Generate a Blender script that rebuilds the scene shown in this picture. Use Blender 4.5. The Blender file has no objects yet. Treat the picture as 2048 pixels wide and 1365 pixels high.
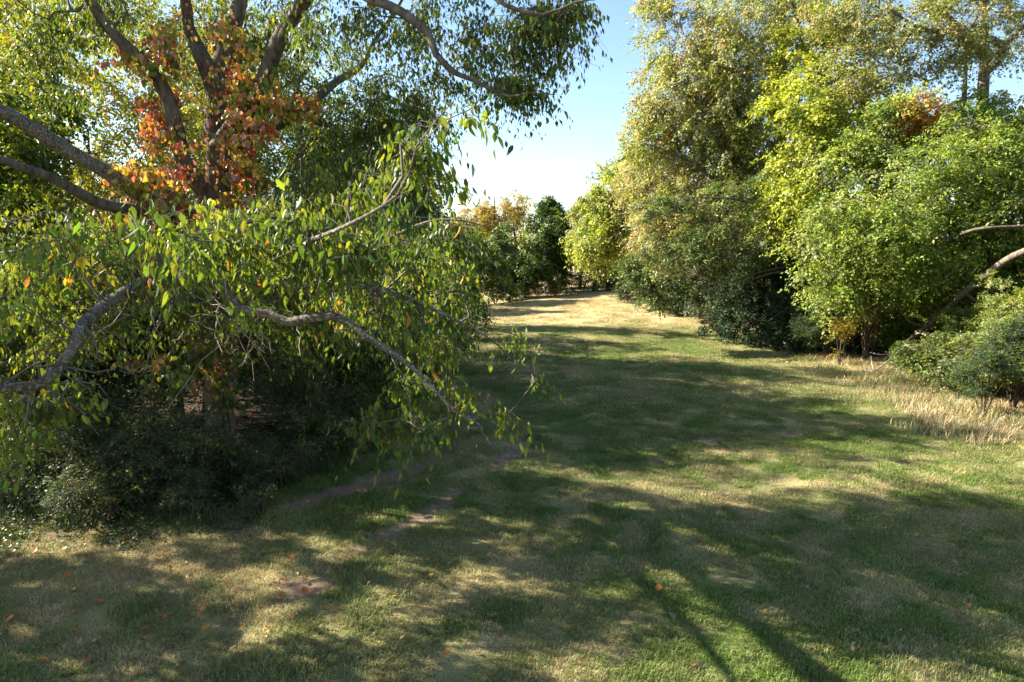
import bpy, math
import numpy as np
from mathutils import Vector, Matrix

# ------------------------------------------------------------------ camera, sky, sun, exposure
S = bpy.context.scene
COL = S.collection
PITCH = math.radians(8.4)
CAMZ = 5.0
cam = bpy.data.cameras.new('camera')
cam.sensor_width = 36.0
cam.lens = 24.0
cam.clip_end = 3000
camo = bpy.data.objects.new('camera', cam)
camo.location = (0, 0, CAMZ)
camo.rotation_euler = (math.radians(90) - PITCH, 0, 0)
COL.objects.link(camo)
S.camera = camo

SUN_AZ = math.radians(-75)     # from +Y, negative is to the left
SUN_EL = math.radians(31)
w = bpy.data.worlds.new('World')
S.world = w
w.use_nodes = True
nt = w.node_tree
nt.nodes.clear()
sky = nt.nodes.new('ShaderNodeTexSky')
sky.sky_type = 'NISHITA'
sky.sun_disc = False
sky.sun_elevation = SUN_EL
sky.sun_rotation = SUN_AZ
sky.air_density = 1.0
sky.dust_density = 0.5
sky.ozone_density = 2.5
bg = nt.nodes.new('ShaderNodeBackground')
bg.inputs['Strength'].default_value = 0.068
wo = nt.nodes.new('ShaderNodeOutputWorld')
nt.links.new(sky.outputs[0], bg.inputs[0])
nt.links.new(bg.outputs[0], wo.inputs[0])

sl = bpy.data.lights.new('sun', 'SUN')
sl.energy = 5.0
sl.angle = math.radians(0.53)
sl.color = (1.0, 0.93, 0.80)
so = bpy.data.objects.new('sun', sl)
tosun = Vector((math.sin(SUN_AZ) * math.cos(SUN_EL), math.cos(SUN_AZ) * math.cos(SUN_EL), math.sin(SUN_EL)))
so.rotation_euler = tosun.to_track_quat('Z', 'Y').to_euler()
so.location = (-30, 30, 40)
COL.objects.link(so)

S.view_settings.view_transform = 'Standard'
S.view_settings.look = 'None'
S.view_settings.gamma = 1
S.view_settings.exposure = 2.15
S.cycles.max_bounces = 6
S.cycles.diffuse_bounces = 3
S.cycles.glossy_bounces = 2
S.cycles.transmission_bounces = 4
S.cycles.sample_clamp_indirect = 4

# ------------------------------------------------------------------ helpers
RNG = np.random.default_rng(7)


def at(px, py, Y):
    """a point of the place seen at full-size photo pixel px,py and standing Y metres ahead"""
    u = (px - 1024) / 1365.3
    v = (682.5 - py) / 1365.3
    d = np.array([u, math.cos(PITCH) + v * math.sin(PITCH), -math.sin(PITCH) + v * math.cos(PITCH)])
    return np.array([0, 0, CAMZ]) + d * (Y / d[1])


def gh(x, y):
    x = np.asarray(x, float); y = np.asarray(y, float)
    f = np.clip((y - 30) / 35, 0, 1)
    f = f * f * (3 - 2 * f)
    z = f * (np.clip(x + 2, -25, 25) * 0.085 - 0.75)
    z += 0.10 * np.sin(x * 0.31 + 1.0) * np.sin(y * 0.23) + 0.05 * np.sin(x * 0.9 + y * 0.5)
    r = np.clip((x - 11) / 10, 0, 1)
    z += r * r * 0.5
    return z


def nrm(a):
    return a / np.maximum(np.linalg.norm(a, axis=-1, keepdims=True), 1e-9)


def tag(o, label=None, cat=None, group=None, kind=None):
    if label: o['label'] = label
    if cat: o['category'] = cat
    if group: o['group'] = group
    if kind: o['kind'] = kind
    return o


def empty(name, loc):
    o = bpy.data.objects.new(name, None)
    o.location = [float(c) for c in loc]
    o.empty_display_size = 0.3
    COL.objects.link(o)
    return o


def mesh_from(name, V, F, nper, mat, tint=None, smooth=False):
    """V (n,3); F (m,nper) int; tint (m,3) per face"""
    me = bpy.data.meshes.new(name)
    V = np.ascontiguousarray(V, np.float32)
    F = np.ascontiguousarray(F, np.int32)
    me.vertices.add(len(V))
    me.vertices.foreach_set('co', V.ravel())
    me.loops.add(F.size)
    me.loops.foreach_set('vertex_index', F.ravel())
    me.polygons.add(len(F))
    me.polygons.foreach_set('loop_start', np.arange(0, F.size, nper, dtype=np.int32))
    me.polygons.foreach_set('loop_total', np.full(len(F), nper, np.int32))
    if smooth:
        me.polygons.foreach_set('use_smooth', np.ones(len(F), bool))
    if tint is not None:
        a = me.attributes.new('tint', 'FLOAT_COLOR', 'FACE')
        c = np.ones((len(F), 4), np.float32)
        c[:, :3] = tint
        a.data.foreach_set('color', c.ravel())
    me.update()
    me.materials.append(mat)
    return me


def add(name, me, parent=None, loc=(0, 0, 0)):
    o = bpy.data.objects.new(name, me)
    o.location = [float(c) for c in loc]
    COL.objects.link(o)
    if parent: o.parent = parent
    return o


# ------------------------------------------------------------------ materials
def newmat(name):
    m = bpy.data.materials.new(name)
    m.use_nodes = True
    n = m.node_tree
    n.nodes.clear()
    return m, n, n.nodes.new, n.links.new


def leaf_mat(name, trans=0.48, rough=0.45, spec=0.35, transtint=(1.25, 1.15, 0.45)):
    m, n, N, L = newmat(name)
    a = N('ShaderNodeAttribute'); a.attribute_name = 'tint'
    p = N('ShaderNodeBsdfPrincipled')
    p.inputs['Roughness'].default_value = rough
    p.inputs['Specular IOR Level'].default_value = spec
    L(a.outputs['Color'], p.inputs['Base Color'])
    mul = N('ShaderNodeMix'); mul.data_type = 'RGBA'; mul.blend_type = 'MULTIPLY'
    mul.inputs[0].default_value = 1.0
    L(a.outputs['Color'], mul.inputs[6])
    mul.inputs[7].default_value = (*transtint, 1)
    t = N('ShaderNodeBsdfTranslucent')
    L(mul.outputs[2], t.inputs['Color'])
    mx = N('ShaderNodeMixShader'); mx.inputs[0].default_value = trans
    L(p.outputs[0], mx.inputs[1]); L(t.outputs[0], mx.inputs[2])
    o = N('ShaderNodeOutputMaterial')
    L(mx.outputs[0], o.inputs[0])
    return m


def bark_mat(name, c1, c2, scale=9, lichen=None):
    m, n, N, L = newmat(name)
    tc = N('ShaderNodeTexCoord')
    mp = N('ShaderNodeMapping'); mp.inputs['Scale'].default_value = (1, 1, 0.35)
    L(tc.outputs['Object'], mp.inputs[0])
    no = N('ShaderNodeTexNoise'); no.inputs['Scale'].default_value = scale
    no.inputs['Detail'].default_value = 8; no.inputs['Roughness'].default_value = 0.7
    L(mp.outputs[0], no.inputs['Vector'])
    cr = N('ShaderNodeValToRGB')
    cr.color_ramp.elements[0].color = (*c1, 1); cr.color_ramp.elements[0].position = 0.35
    cr.color_ramp.elements[1].color = (*c2, 1); cr.color_ramp.elements[1].position = 0.65
    L(no.outputs[0], cr.inputs[0])
    col = cr.outputs[0]
    if lichen:
        n2 = N('ShaderNodeTexNoise'); n2.inputs['Scale'].default_value = 38
        n2.inputs['Detail'].default_value = 5
        L(tc.outputs['Object'], n2.inputs['Vector'])
        r2 = N('ShaderNodeValToRGB')
        r2.color_ramp.elements[0].position = 0.52; r2.color_ramp.elements[1].position = 0.60
        L(n2.outputs[0], r2.inputs[0])
        mx = N('ShaderNodeMix'); mx.data_type = 'RGBA'
        L(r2.outputs[0], mx.inputs[0]); L(col, mx.inputs[6])
        mx.inputs[7].default_value = (*lichen, 1)
        col = mx.outputs[2]
    p = N('ShaderNodeBsdfPrincipled')
    p.inputs['Roughness'].default_value = 0.9
    p.inputs['Specular IOR Level'].default_value = 0.15
    L(col, p.inputs['Base Color'])
    b = N('ShaderNodeBump'); b.inputs['Strength'].default_value = 0.9; b.inputs['Distance'].default_value = 0.03
    L(no.outputs[0], b.inputs['Height']); L(b.outputs[0], p.inputs['Normal'])
    o = N('ShaderNodeOutputMaterial'); L(p.outputs[0], o.inputs[0])
    return m


def plain_mat(name, c, rough=0.85):
    m, n, N, L = newmat(name)
    p = N('ShaderNodeBsdfPrincipled')
    tc = N('ShaderNodeTexCoord'); no = N('ShaderNodeTexNoise'); no.inputs['Scale'].default_value = 25
    L(tc.outputs['Object'], no.inputs['Vector'])
    cr = N('ShaderNodeValToRGB')
    cr.color_ramp.elements[0].color = tuple(k * 0.6 for k in c) + (1,)
    cr.color_ramp.elements[1].color = tuple(k * 1.3 for k in c) + (1,)
    L(no.outputs[0], cr.inputs[0]); L(cr.outputs[0], p.inputs['Base Color'])
    p.inputs['Roughness'].default_value = rough
    o = N('ShaderNodeOutputMaterial'); L(p.outputs[0], o.inputs[0])
    return m


M_LEAF = leaf_mat('leaf')
M_LEAFNEAR = leaf_mat('leaf_hanging', 0.45, 0.5, 0.3)
M_VINE = leaf_mat('vine_leaf', 0.38, 0.45, 0.4, (1.3, 0.9, 0.5))
M_CEDAR = leaf_mat('cedar_needles', 0.15, 0.6, 0.2)
M_BARK = bark_mat('bark_grey_brown', (0.05, 0.036, 0.026), (0.20, 0.16, 0.125))
M_BARKL = bark_mat('bark_pale_lichen', (0.06, 0.045, 0.035), (0.18, 0.145, 0.11), 18, (0.25, 0.235, 0.20))
M_BARKD = bark_mat('bark_dark', (0.025, 0.018, 0.013), (0.10, 0.075, 0.055))
M_TWIG = plain_mat('twig', (0.10, 0.075, 0.055))
M_DEAD = plain_mat('dead_wood', (0.42, 0.38, 0.33))

# ------------------------------------------------------------------ leaf and branch geometry


def leaves_simple(P, D, N, Ln, Wd, tint, mat, name):
    n = len(P)
    side = nrm(np.cross(D, N)); up = np.cross(side, D)
    Ln = Ln[:, None]; Wd = Wd[:, None]
    V = np.empty((n, 4, 3), np.float32)
    V[:, 0] = P
    V[:, 1] = P + D * 0.42 * Ln + side * 0.5 * Wd + up * 0.14 * Wd
    V[:, 2] = P + D * Ln - up * 0.05 * Ln
    V[:, 3] = P + D * 0.42 * Ln - side * 0.5 * Wd + up * 0.14 * Wd
    b = (np.arange(n) * 4)[:, None]
    F = np.concatenate([b + [0, 1, 2], b + [0, 2, 3]], 1).reshape(-1, 3)
    return mesh_from(name, V.reshape(-1, 3), F, 3, mat, np.repeat(tint, 2, 0))


LT = np.array([[0, 0], [.12, .30], [.38, .5], [.68, .34], [1, 0], [.68, -.34], [.38, -.5], [.12, -.30], [.38, 0], [.68, 0]])
LF = np.array([[0, 1, 8], [1, 2, 8], [2, 3, 8], [3, 9, 8], [3, 4, 9], [4, 5, 9], [5, 8, 9], [5, 6, 8], [6, 7, 8], [7, 0, 8]])


def leaves_fine(P, D, N, Ln, Wd, tint, mat, name, curl=None):
    n = len(P)
    side = nrm(np.cross(D, N)); up = np.cross(side, D)
    if curl is None: curl = np.full(n, 0.18)
    t = LT[:, 0][None, :, None]; s = LT[:, 1][None, :, None]
    Ln = Ln[:, None, None]; Wd = Wd[:, None, None]; c = curl[:, None, None]
    V = (P[:, None] + D[:, None] * t * Ln + side[:, None] * s * Wd
         + up[:, None] * (np.abs(s) * 0.35 * Wd - c * t * t * Ln))
    F = ((np.arange(n) * len(LT))[:, None, None] + LF[None]).reshape(-1, 3)
    return mesh_from(name, V.reshape(-1, 3), F, 3, mat, np.repeat(tint, len(LF), 0))


def smooth_path(pts, rad, step=0.25):
    pts = np.asarray(pts, float); rad = np.asarray(rad, float)
    P = []; R = []
    n = len(pts)
    for i in range(n - 1):
        p0 = pts[max(i - 1, 0)]; p1 = pts[i]; p2 = pts[i + 1]; p3 = pts[min(i + 2, n - 1)]
        k = max(2, int(np.linalg.norm(p2 - p1) / step))
        for t in np.linspace(0, 1, k, endpoint=False):
            P.append(0.5 * ((2 * p1) + (-p0 + p2) * t + (2 * p0 - 5 * p1 + 4 * p2 - p3) * t * t + (-p0 + 3 * p1 - 3 * p2 + p3) * t ** 3))
            R.append(rad[i] * (1 - t) + rad[i + 1] * t)
    P.append(pts[-1]); R.append(rad[-1])
    return np.array(P), np.array(R)


def tube(P, R, sides=10, rng=RNG, wob=0.10):
    """one continuous tube -> V,F(quads)"""
    n = len(P)
    T = np.gradient(P, axis=0); T = nrm(T)
    ref = np.array([0.3, 1, 0.1]) if abs(T[0][2]) > 0.7 else np.array([0, 0, 1.0])
    V = np.empty((n, sides, 3)); a = np.linspace(0, 2 * math.pi, sides, endpoint=False)
    lump = 1 + wob * rng.standard_normal(sides) * 0.6
    u = nrm(np.cross(T[0], ref))
    for i in range(n):
        u = nrm(u - T[i] * np.dot(u, T[i])); v = np.cross(T[i], u)
        lump = lump + wob * 0.35 * rng.standard_normal(sides); lump = 1 + (lump - 1) * 0.85
        r = R[i] * lump
        V[i] = P[i] + (np.cos(a) * r)[:, None] * u + (np.sin(a) * r)[:, None] * v
    i, j = np.meshgrid(np.arange(n - 1), np.arange(sides), indexing='ij')
    j2 = (j + 1) % sides
    F = np.stack([i * sides + j, i * sides + j2, (i + 1) * sides + j2, (i + 1) * sides + j], -1).reshape(-1, 4)
    return V.reshape(-1, 3), F


def frusta(A, B, ra, rb, sides=4):
    n = len(A)
    T = nrm(B - A)
    ref = np.where(np.abs(T[:, 2:3]) > 0.8, np.array([[1., 0, 0]]), np.array([[0, 0, 1.]]))
    u = nrm(np.cross(T, ref)); v = np.cross(T, u)
    a = np.linspace(0, 2 * math.pi, sides, endpoint=False)
    ring = np.cos(a)[None, :, None] * u[:, None] + np.sin(a)[None, :, None] * v[:, None]
    V = np.concatenate([A[:, None] + ring * ra[:, None, None], B[:, None] + ring * rb[:, None, None]], 1)
    j = np.arange(sides); j2 = (j + 1) % sides
    f = np.stack([j, j2, j2 + sides, j + sides], -1)
    F = ((np.arange(n) * 2 * sides)[:, None, None] + f[None]).reshape(-1, 4)
    return V.reshape(-1, 3), F


def merge(parts):
    V = []; F = []; o = 0
    for v, f in parts:
        if len(v) == 0: continue
        V.append(v); F.append(f + o); o += len(v)
    return np.concatenate(V), np.concatenate(F)


class Skel:
    def __init__(s):
        s.P = []; s.par = []; s.fix = []
        s.paths = []

    def path(s, pts, rad, start=None, step=0.3):
        P, R = smooth_path(pts, rad, step)
        base = len(s.P)
        for i, p in enumerate(P):
            s.P.append(p); s.par.append(base + i - 1 if i else (-1 if start is None else start)); s.fix.append(R[i])
        s.paths.append((P, R))
        return base, len(s.P)

    def near(s, p):
        return int(np.argmin(np.linalg.norm(np.array(s.P) - p, axis=1)))

    def connect(s, C, rng, up=0.35, seg=0.55, sag=0.0):
        """grow a curved branch from the nearest fitting node to every cluster centre"""
        P = np.array(s.P); order = np.argsort([np.min(np.linalg.norm(P - c, axis=1)) for c in C])
        cap = len(P) + len(C) * 9
        buf = np.empty((cap, 3)); buf[:len(P)] = P; n = len(P)
        par = list(s.par); tips = np.empty(len(C), int)
        for ci in order:
            c = C[ci]
            d = buf[:n] - c
            dist = np.sqrt((d * d).sum(1))
            cost = dist + up * np.maximum(d[:, 2], -0.3 * dist) + 0.15 * dist * dist / (dist + 3)
            k = int(np.argmin(cost)); a = buf[k]
            L = dist[k]; m = int(np.clip(L / seg, 2, 8))
            pd = nrm(a - buf[par[k]]) if par[k] >= 0 else np.array([0, 0, 1.])
            ctrl = a + pd * L * 0.35 + np.array([0, 0, up * 0.3 * L]) + rng.standard_normal(3) * L * 0.07
            prev = k
            for t in np.linspace(0, 1, m + 1)[1:]:
                q = (1 - t) ** 2 * a + 2 * t * (1 - t) * ctrl + t * t * c
                if t < 1: q = q + rng.standard_normal(3) * L * 0.018
                buf[n] = q; par.append(prev); prev = n; n += 1
            tips[ci] = prev
        s.tips = tips
        s.nfix = len(P)
        s.P = list(buf[:n]); s.par = par
        return tips

    def branch_geo(s, r0=0.008, e=2.1, fat=1.0):
        P = np.array(s.P); par = np.array(s.par); n = len(P)
        acc = np.zeros(n); kids = np.zeros(n, int)
        np.add.at(kids, par[par >= 0], 1)
        for i in range(n - 1, s.nfix - 1, -1):
            if kids[i] == 0: acc[i] = r0 ** e
            else: acc[i] += (r0 * 0.35) ** e
            if par[i] >= s.nfix: acc[par[i]] += acc[i]
        r = acc ** (1 / e) * fat
        i = np.arange(s.nfix, n)
        A = P[par[i]]; B = P[i]; rb = r[i]
        ra = np.where(par[i] >= s.nfix, np.minimum(r[par[i]], rb * 1.25), rb * 1.3)
        out = []
        big = rb > 0.03
        if big.any(): out.append(frusta(A[big], B[big], ra[big], rb[big], 7))
        if (~big).any(): out.append(frusta(A[~big], B[~big], ra[~big], rb[~big], 3))
        return merge(out)


def crown_clusters(envs, rng, lobes=10, lobe_r=0.42, hollow=0.45):
    """envs: (cx,cy,cz, rx,ry,rz, n); clusters gather in lobes inside each ellipsoid"""
    out = []
    for (cx, cy, cz, rx, ry, rz, n) in envs:
        c = np.array([cx, cy, cz]); r = np.array([rx, ry, rz])
        d = nrm(rng.standard_normal((lobes, 3))); rad = rng.uniform(0.35, 0.78, (lobes, 1))
        lc = d * rad
        lr = rng.uniform(lobe_r * 0.7, lobe_r * 1.2, lobes)
        k = rng.choice(lobes, n, p=lr ** 2 / (lr ** 2).sum())
        q = nrm(rng.standard_normal((n, 3))) * (hollow + (1 - hollow) * rng.random((n, 1)) ** 0.6)
        p = lc[k] + q * lr[k][:, None]
        out.append(c + p * r)
    return np.concatenate(out)


def palette_pick(pal, n_cl, per, rng, jit=0.16, leaf_mix=0.15):
    cols = np.array([c for c, _ in pal], float); wt = np.array([x for _, x in pal], float); wt /= wt.sum()
    cc = rng.choice(len(pal), n_cl, p=wt)
    lc = np.repeat(cc, per)
    sw = rng.random(len(lc)) < leaf_mix
    lc[sw] = rng.choice(len(pal), sw.sum(), p=wt)
    t = cols[lc]
    cb = np.repeat(rng.normal(1, jit * 0.6, n_cl), per) * rng.normal(1, jit, len(lc))
    t = t * np.clip(cb, 0.45, 1.7)[:, None]
    t[:, 0] *= rng.normal(1, 0.10, len(lc))
    return np.clip(t, 0.003, 0.85)


def sprays(C, center, rng, per=60, tw=6, length=0.7, droop=0.5, hang=0.3, flat=0.5, leaf=0.09, wid=0.5, out=0.7):
    """leaves set along short twigs that fan out of every cluster centre.
    returns P,D,N,L,W and the twig segments"""
    n = len(C); m = per // tw
    o = nrm(C - center + 1e-6)
    d = rng.standard_normal((n, tw, 3)); d[..., 2] *= flat
    d = nrm(nrm(d) + o[:, None] * out)
    Lt = length * rng.uniform(0.6, 1.25, (n, tw, 1))
    A = C[:, None] - d * 0.15 * Lt + rng.standard_normal((n, tw, 3)) * length * 0.12
    t = (np.arange(m) + rng.random((n, tw, m))) / m
    t = t[..., None]
    P = A[:, :, None] + d[:, :, None] * Lt[:, :, None] * t
    P[..., 2] -= droop * Lt[:, :, None, 0] * t[..., 0] ** 2
    P = P + rng.standard_normal(P.shape) * leaf * 0.35
    side = nrm(np.cross(d, np.array([0, 0, 1.])))
    sgn = np.where(rng.random((n, tw, m, 1)) < 0.5, -1, 1)
    D = d[:, :, None] * 0.6 + side[:, :, None] * sgn * 0.8 + rng.standard_normal(P.shape) * 0.45
    D[..., 2] -= hang * 2
    D = nrm(D).reshape(-1, 3)
    N = rng.standard_normal(D.shape) * 0.6 + np.array([0, 0, 1.0 - 0.6 * hang]) + np.repeat(o, tw * m, 0) * 0.4
    N = nrm(N - D * (N * D).sum(1, keepdims=True))
    P = P.reshape(-1, 3)
    Ln = leaf * rng.uniform(0.5, 1.3, len(P)); Wd = Ln * wid * rng.uniform(0.8, 1.2, len(P))
    B = A + d * Lt; B[..., 2] -= droop * Lt[..., 0]
    mid = A + d * Lt * 0.5; mid[..., 2] -= droop * Lt[..., 0] * 0.25
    return P, D, N, Ln, Wd, (A.reshape(-1, 3), mid.reshape(-1, 3), B.reshape(-1, 3))


def twig_geo(tw, r=0.004):
    A, M, B = tw
    n = len(A)
    if r > 0.0041: return frusta(A, B + (M - (A + B) / 2) * 0.5, np.full(n, r), np.full(n, r * 0.4), 3)
    return merge([frusta(A, M, np.full(n, r), np.full(n, r * 0.8), 3), frusta(M, B, np.full(n, r * 0.8), np.full(n, r * 0.4), 3)])


def grow_tree(name, label, cat, base, trunk, envs, pal, seed, per=60, tw=6, length=0.8, leaf=0.1, wid=0.55,
              droop=0.4, hang=0.25, flat=0.5, bark=M_BARK, lmat=M_LEAF, lobes=10, lobe_r=0.42, hollow=0.45,
              limbs=(), group=None, up=0.35, r0=0.008, twigs=0.0, fat=1.0, tint_fn=None, jit=0.16, out=0.7, center=None):
    """trunk and limbs: lists of (points, radii) in world space; base is where the thing stands"""
    rng = np.random.default_rng(seed)
    base = np.asarray(base, float)
    root = empty(name, base)
    tag(root, label, cat, group)
    sk = Skel()
    pts, rad = trunk
    sk.path(pts, rad)
    V, F = tube(*sk.paths[0], 12, rng)
    add('trunk', mesh_from('trunk', V - base, F, 4, bark, smooth=True), root)
    for lp, lr in limbs:
        k = sk.near(np.asarray(lp[0], float))
        sk.path(lp, lr, k)
        V, F = tube(*sk.paths[-1], 9, rng)
        add('limb', mesh_from('limb', V - base, F, 4, bark, smooth=True), root)
    C = crown_clusters(envs, rng, lobes, lobe_r, hollow) if not isinstance(envs, np.ndarray) else envs
    C = C[C[:, 2] > gh(C[:, 0], C[:, 1]) + 0.25]
    sk.connect(C, rng, up)
    parts = [sk.branch_geo(r0, fat=fat)]
    ctr = center if center is not None else np.mean(np.array(pts)[len(pts) // 2:], axis=0)
    P, D, N, Ln, Wd, twg = sprays(C, ctr, rng, per, tw, length, droop, hang, flat, leaf, wid, out)
    if twigs: parts.append(twig_geo(twg, twigs))
    V, F = merge(parts)
    add('branchwork', mesh_from('branchwork', V - base, F, 4, M_TWIG if r0 < 0.006 else bark), root)['kind'] = 'stuff'
    tint = palette_pick(pal, len(C), (per // tw) * tw, rng, jit)
    if tint_fn is not None: tint = tint_fn(P, tint, rng)
    f = add('foliage', leaves_simple(P - base, D, N, Ln, Wd, tint, lmat, 'foliage'), root)
    f['kind'] = 'stuff'
    return root


def copy_tree(o, loc, rz=0.0, sc=1.0, label=None, group=None):
    c = o.copy(); COL.objects.link(c)
    c.location = [float(k) for k in loc]; c.rotation_euler = (0, 0, rz); c.scale = (sc, sc, sc)
    if label: c['label'] = label
    if group: c['group'] = group
    elif 'group' in c: del c['group']
    for ch in list(o.children):
        d = ch.copy(); COL.objects.link(d); d.parent = c
    return c


# ------------------------------------------------------------------ the ground
def vnoise(x, y, s, seed):
    """smooth value noise in numpy"""
    r = np.random.default_rng(seed).random((256, 256))
    x = np.asarray(x) / s + 1000; y = np.asarray(y) / s + 1000
    xi = np.floor(x).astype(int); yi = np.floor(y).astype(int); fx = x - xi; fy = y - yi
    fx = fx * fx * (3 - 2 * fx); fy = fy * fy * (3 - 2 * fy)
    g = lambda a, b: r[a % 256, b % 256]
    return (g(xi, yi) * (1 - fx) + g(xi + 1, yi) * fx) * (1 - fy) + (g(xi, yi + 1) * (1 - fx) + g(xi + 1, yi + 1) * fx) * fy


def fbm(x, y, s, seed, o=4):
    t = 0; a = 0.5
    for i in range(o):
        t = t + a * vnoise(x, y, s / 2 ** i, seed + i); a *= 0.5
    return t / (1 - 0.5 ** o)


def gpt(px, py):
    """ground point under a photo pixel"""
    lo, hi = 3.0, 300.0
    p = None
    for _ in range(60):
        m = (lo + hi) / 2; p = at(px, py, m)
        if p[2] > gh(p[0], p[1]): lo = m
        else: hi = m
    return p


TRACKS = [([(560, 1165), (680, 1120), (800, 1060), (900, 1000), (990, 930), (1050, 880)], 0.22, 0.75),
          ([(600, 1010), (690, 975), (790, 945), (880, 905), (960, 830), (980, 790)], 0.30, 0.85)]
PATCH = [(380, 1150, 0.35, 0.9), (830, 1185, 0.3, 0.8), (620, 1170, 0.45, 0.8), (1430, 872, 0.5, 0.9), (1560, 862, 0.6, 0.8), (650, 1135, 0.3, 0.7), (1210, 780, .4, .5),
         (1340, 800, 0.7, 0.5), (740, 975, 0.5, 0.8), (1560, 715, 0.5, 0.6), (930, 1140, 0.25, 0.6), (520, 1235, 0.5, 0.35), (40, 1130, 0.7, 0.4)]


def soil_mask(x, y):
    m = np.zeros(np.shape(x))
    for pts, wdt, s in TRACKS:
        q = np.array([gpt(*p)[:2] for p in pts])
        dmin = np.full(np.shape(x), 1e9)
        for a, b in zip(q[:-1], q[1:]):
            ab = b - a
            t = np.clip(((x - a[0]) * ab[0] + (y - a[1]) * ab[1]) / (ab @ ab), 0, 1)
            dmin = np.minimum(dmin, np.hypot(x - a[0] - t * ab[0], y - a[1] - t * ab[1]))
        m = np.maximum(m, s * np.clip(1.5 - dmin / wdt, 0, 1))
    for px, py, r, s in PATCH:
        g = gpt(px, py)
        d = np.hypot(x - g[0], (y - g[1]) * 1.3)
        m = np.maximum(m, s * np.clip(1.6 - d / r, 0, 1))
    n = fbm(x, y, 0.7, 50)
    m = np.clip((m - 0.15) * 1.3 + (n - 0.5) * 2.0 * (m > 0.02), 0, 1)
    left = np.clip((-4.6 - 0.25 * np.sin(y) - x) / 1.0, 0, 1) * np.clip((y - 11.2 - .5 * np.sin(x * 1.7)) / 1.5, 0, 1)     # bare soil under the trees
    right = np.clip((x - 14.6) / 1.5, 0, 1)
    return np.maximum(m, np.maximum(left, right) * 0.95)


def shade_mask(x, y):  # where the shade of the thick woods is painted into the ground
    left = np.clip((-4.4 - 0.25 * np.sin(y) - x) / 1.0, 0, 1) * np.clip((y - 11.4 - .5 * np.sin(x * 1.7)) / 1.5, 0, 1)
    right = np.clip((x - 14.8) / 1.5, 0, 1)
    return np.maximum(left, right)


def straw_mask(x, y):
    n = fbm(x, y, 2.6, 11) * 0.45 + fbm(x, y, 0.4, 21) * 0.55
    s = np.clip(0.30 + (n - 0.5) * 3.0, 0, 1)
    far = np.clip((y - 34) / 10, 0, 1)
    s = np.maximum(s * 0.9, far * np.clip(0.8 + 0.03 * (x + 3), 0.6, 1.0) + (n - 0.5) * 0.6)
    edge = np.clip((x - 9.0) / 4.5, 0, 1) * np.clip((y - 12) / 6, 0, 1)
    s = np.maximum(s, edge * (0.45 + n * 0.8))
    s = np.maximum(s, np.clip(1.2 - np.abs(x + 6.5) / 4, 0, 1) * np.clip(1.3 - np.abs(y - 10.2) / 1.5, 0, 1) * (0.3 + n * 0.8))
    s = np.maximum(s, np.clip((0.5 - x) / 5, 0, 1) * np.clip((14 - y) / 4, 0, 1) * np.clip(n * 2.2 - .45, 0, 1))
    return np.clip(s, 0, 1)


GREEN = np.array([0.086, 0.124, 0.024]); STRAW = np.array([0.40, 0.315, 0.16]); SOIL = np.array([0.25, 0.175, 0.115])


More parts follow.
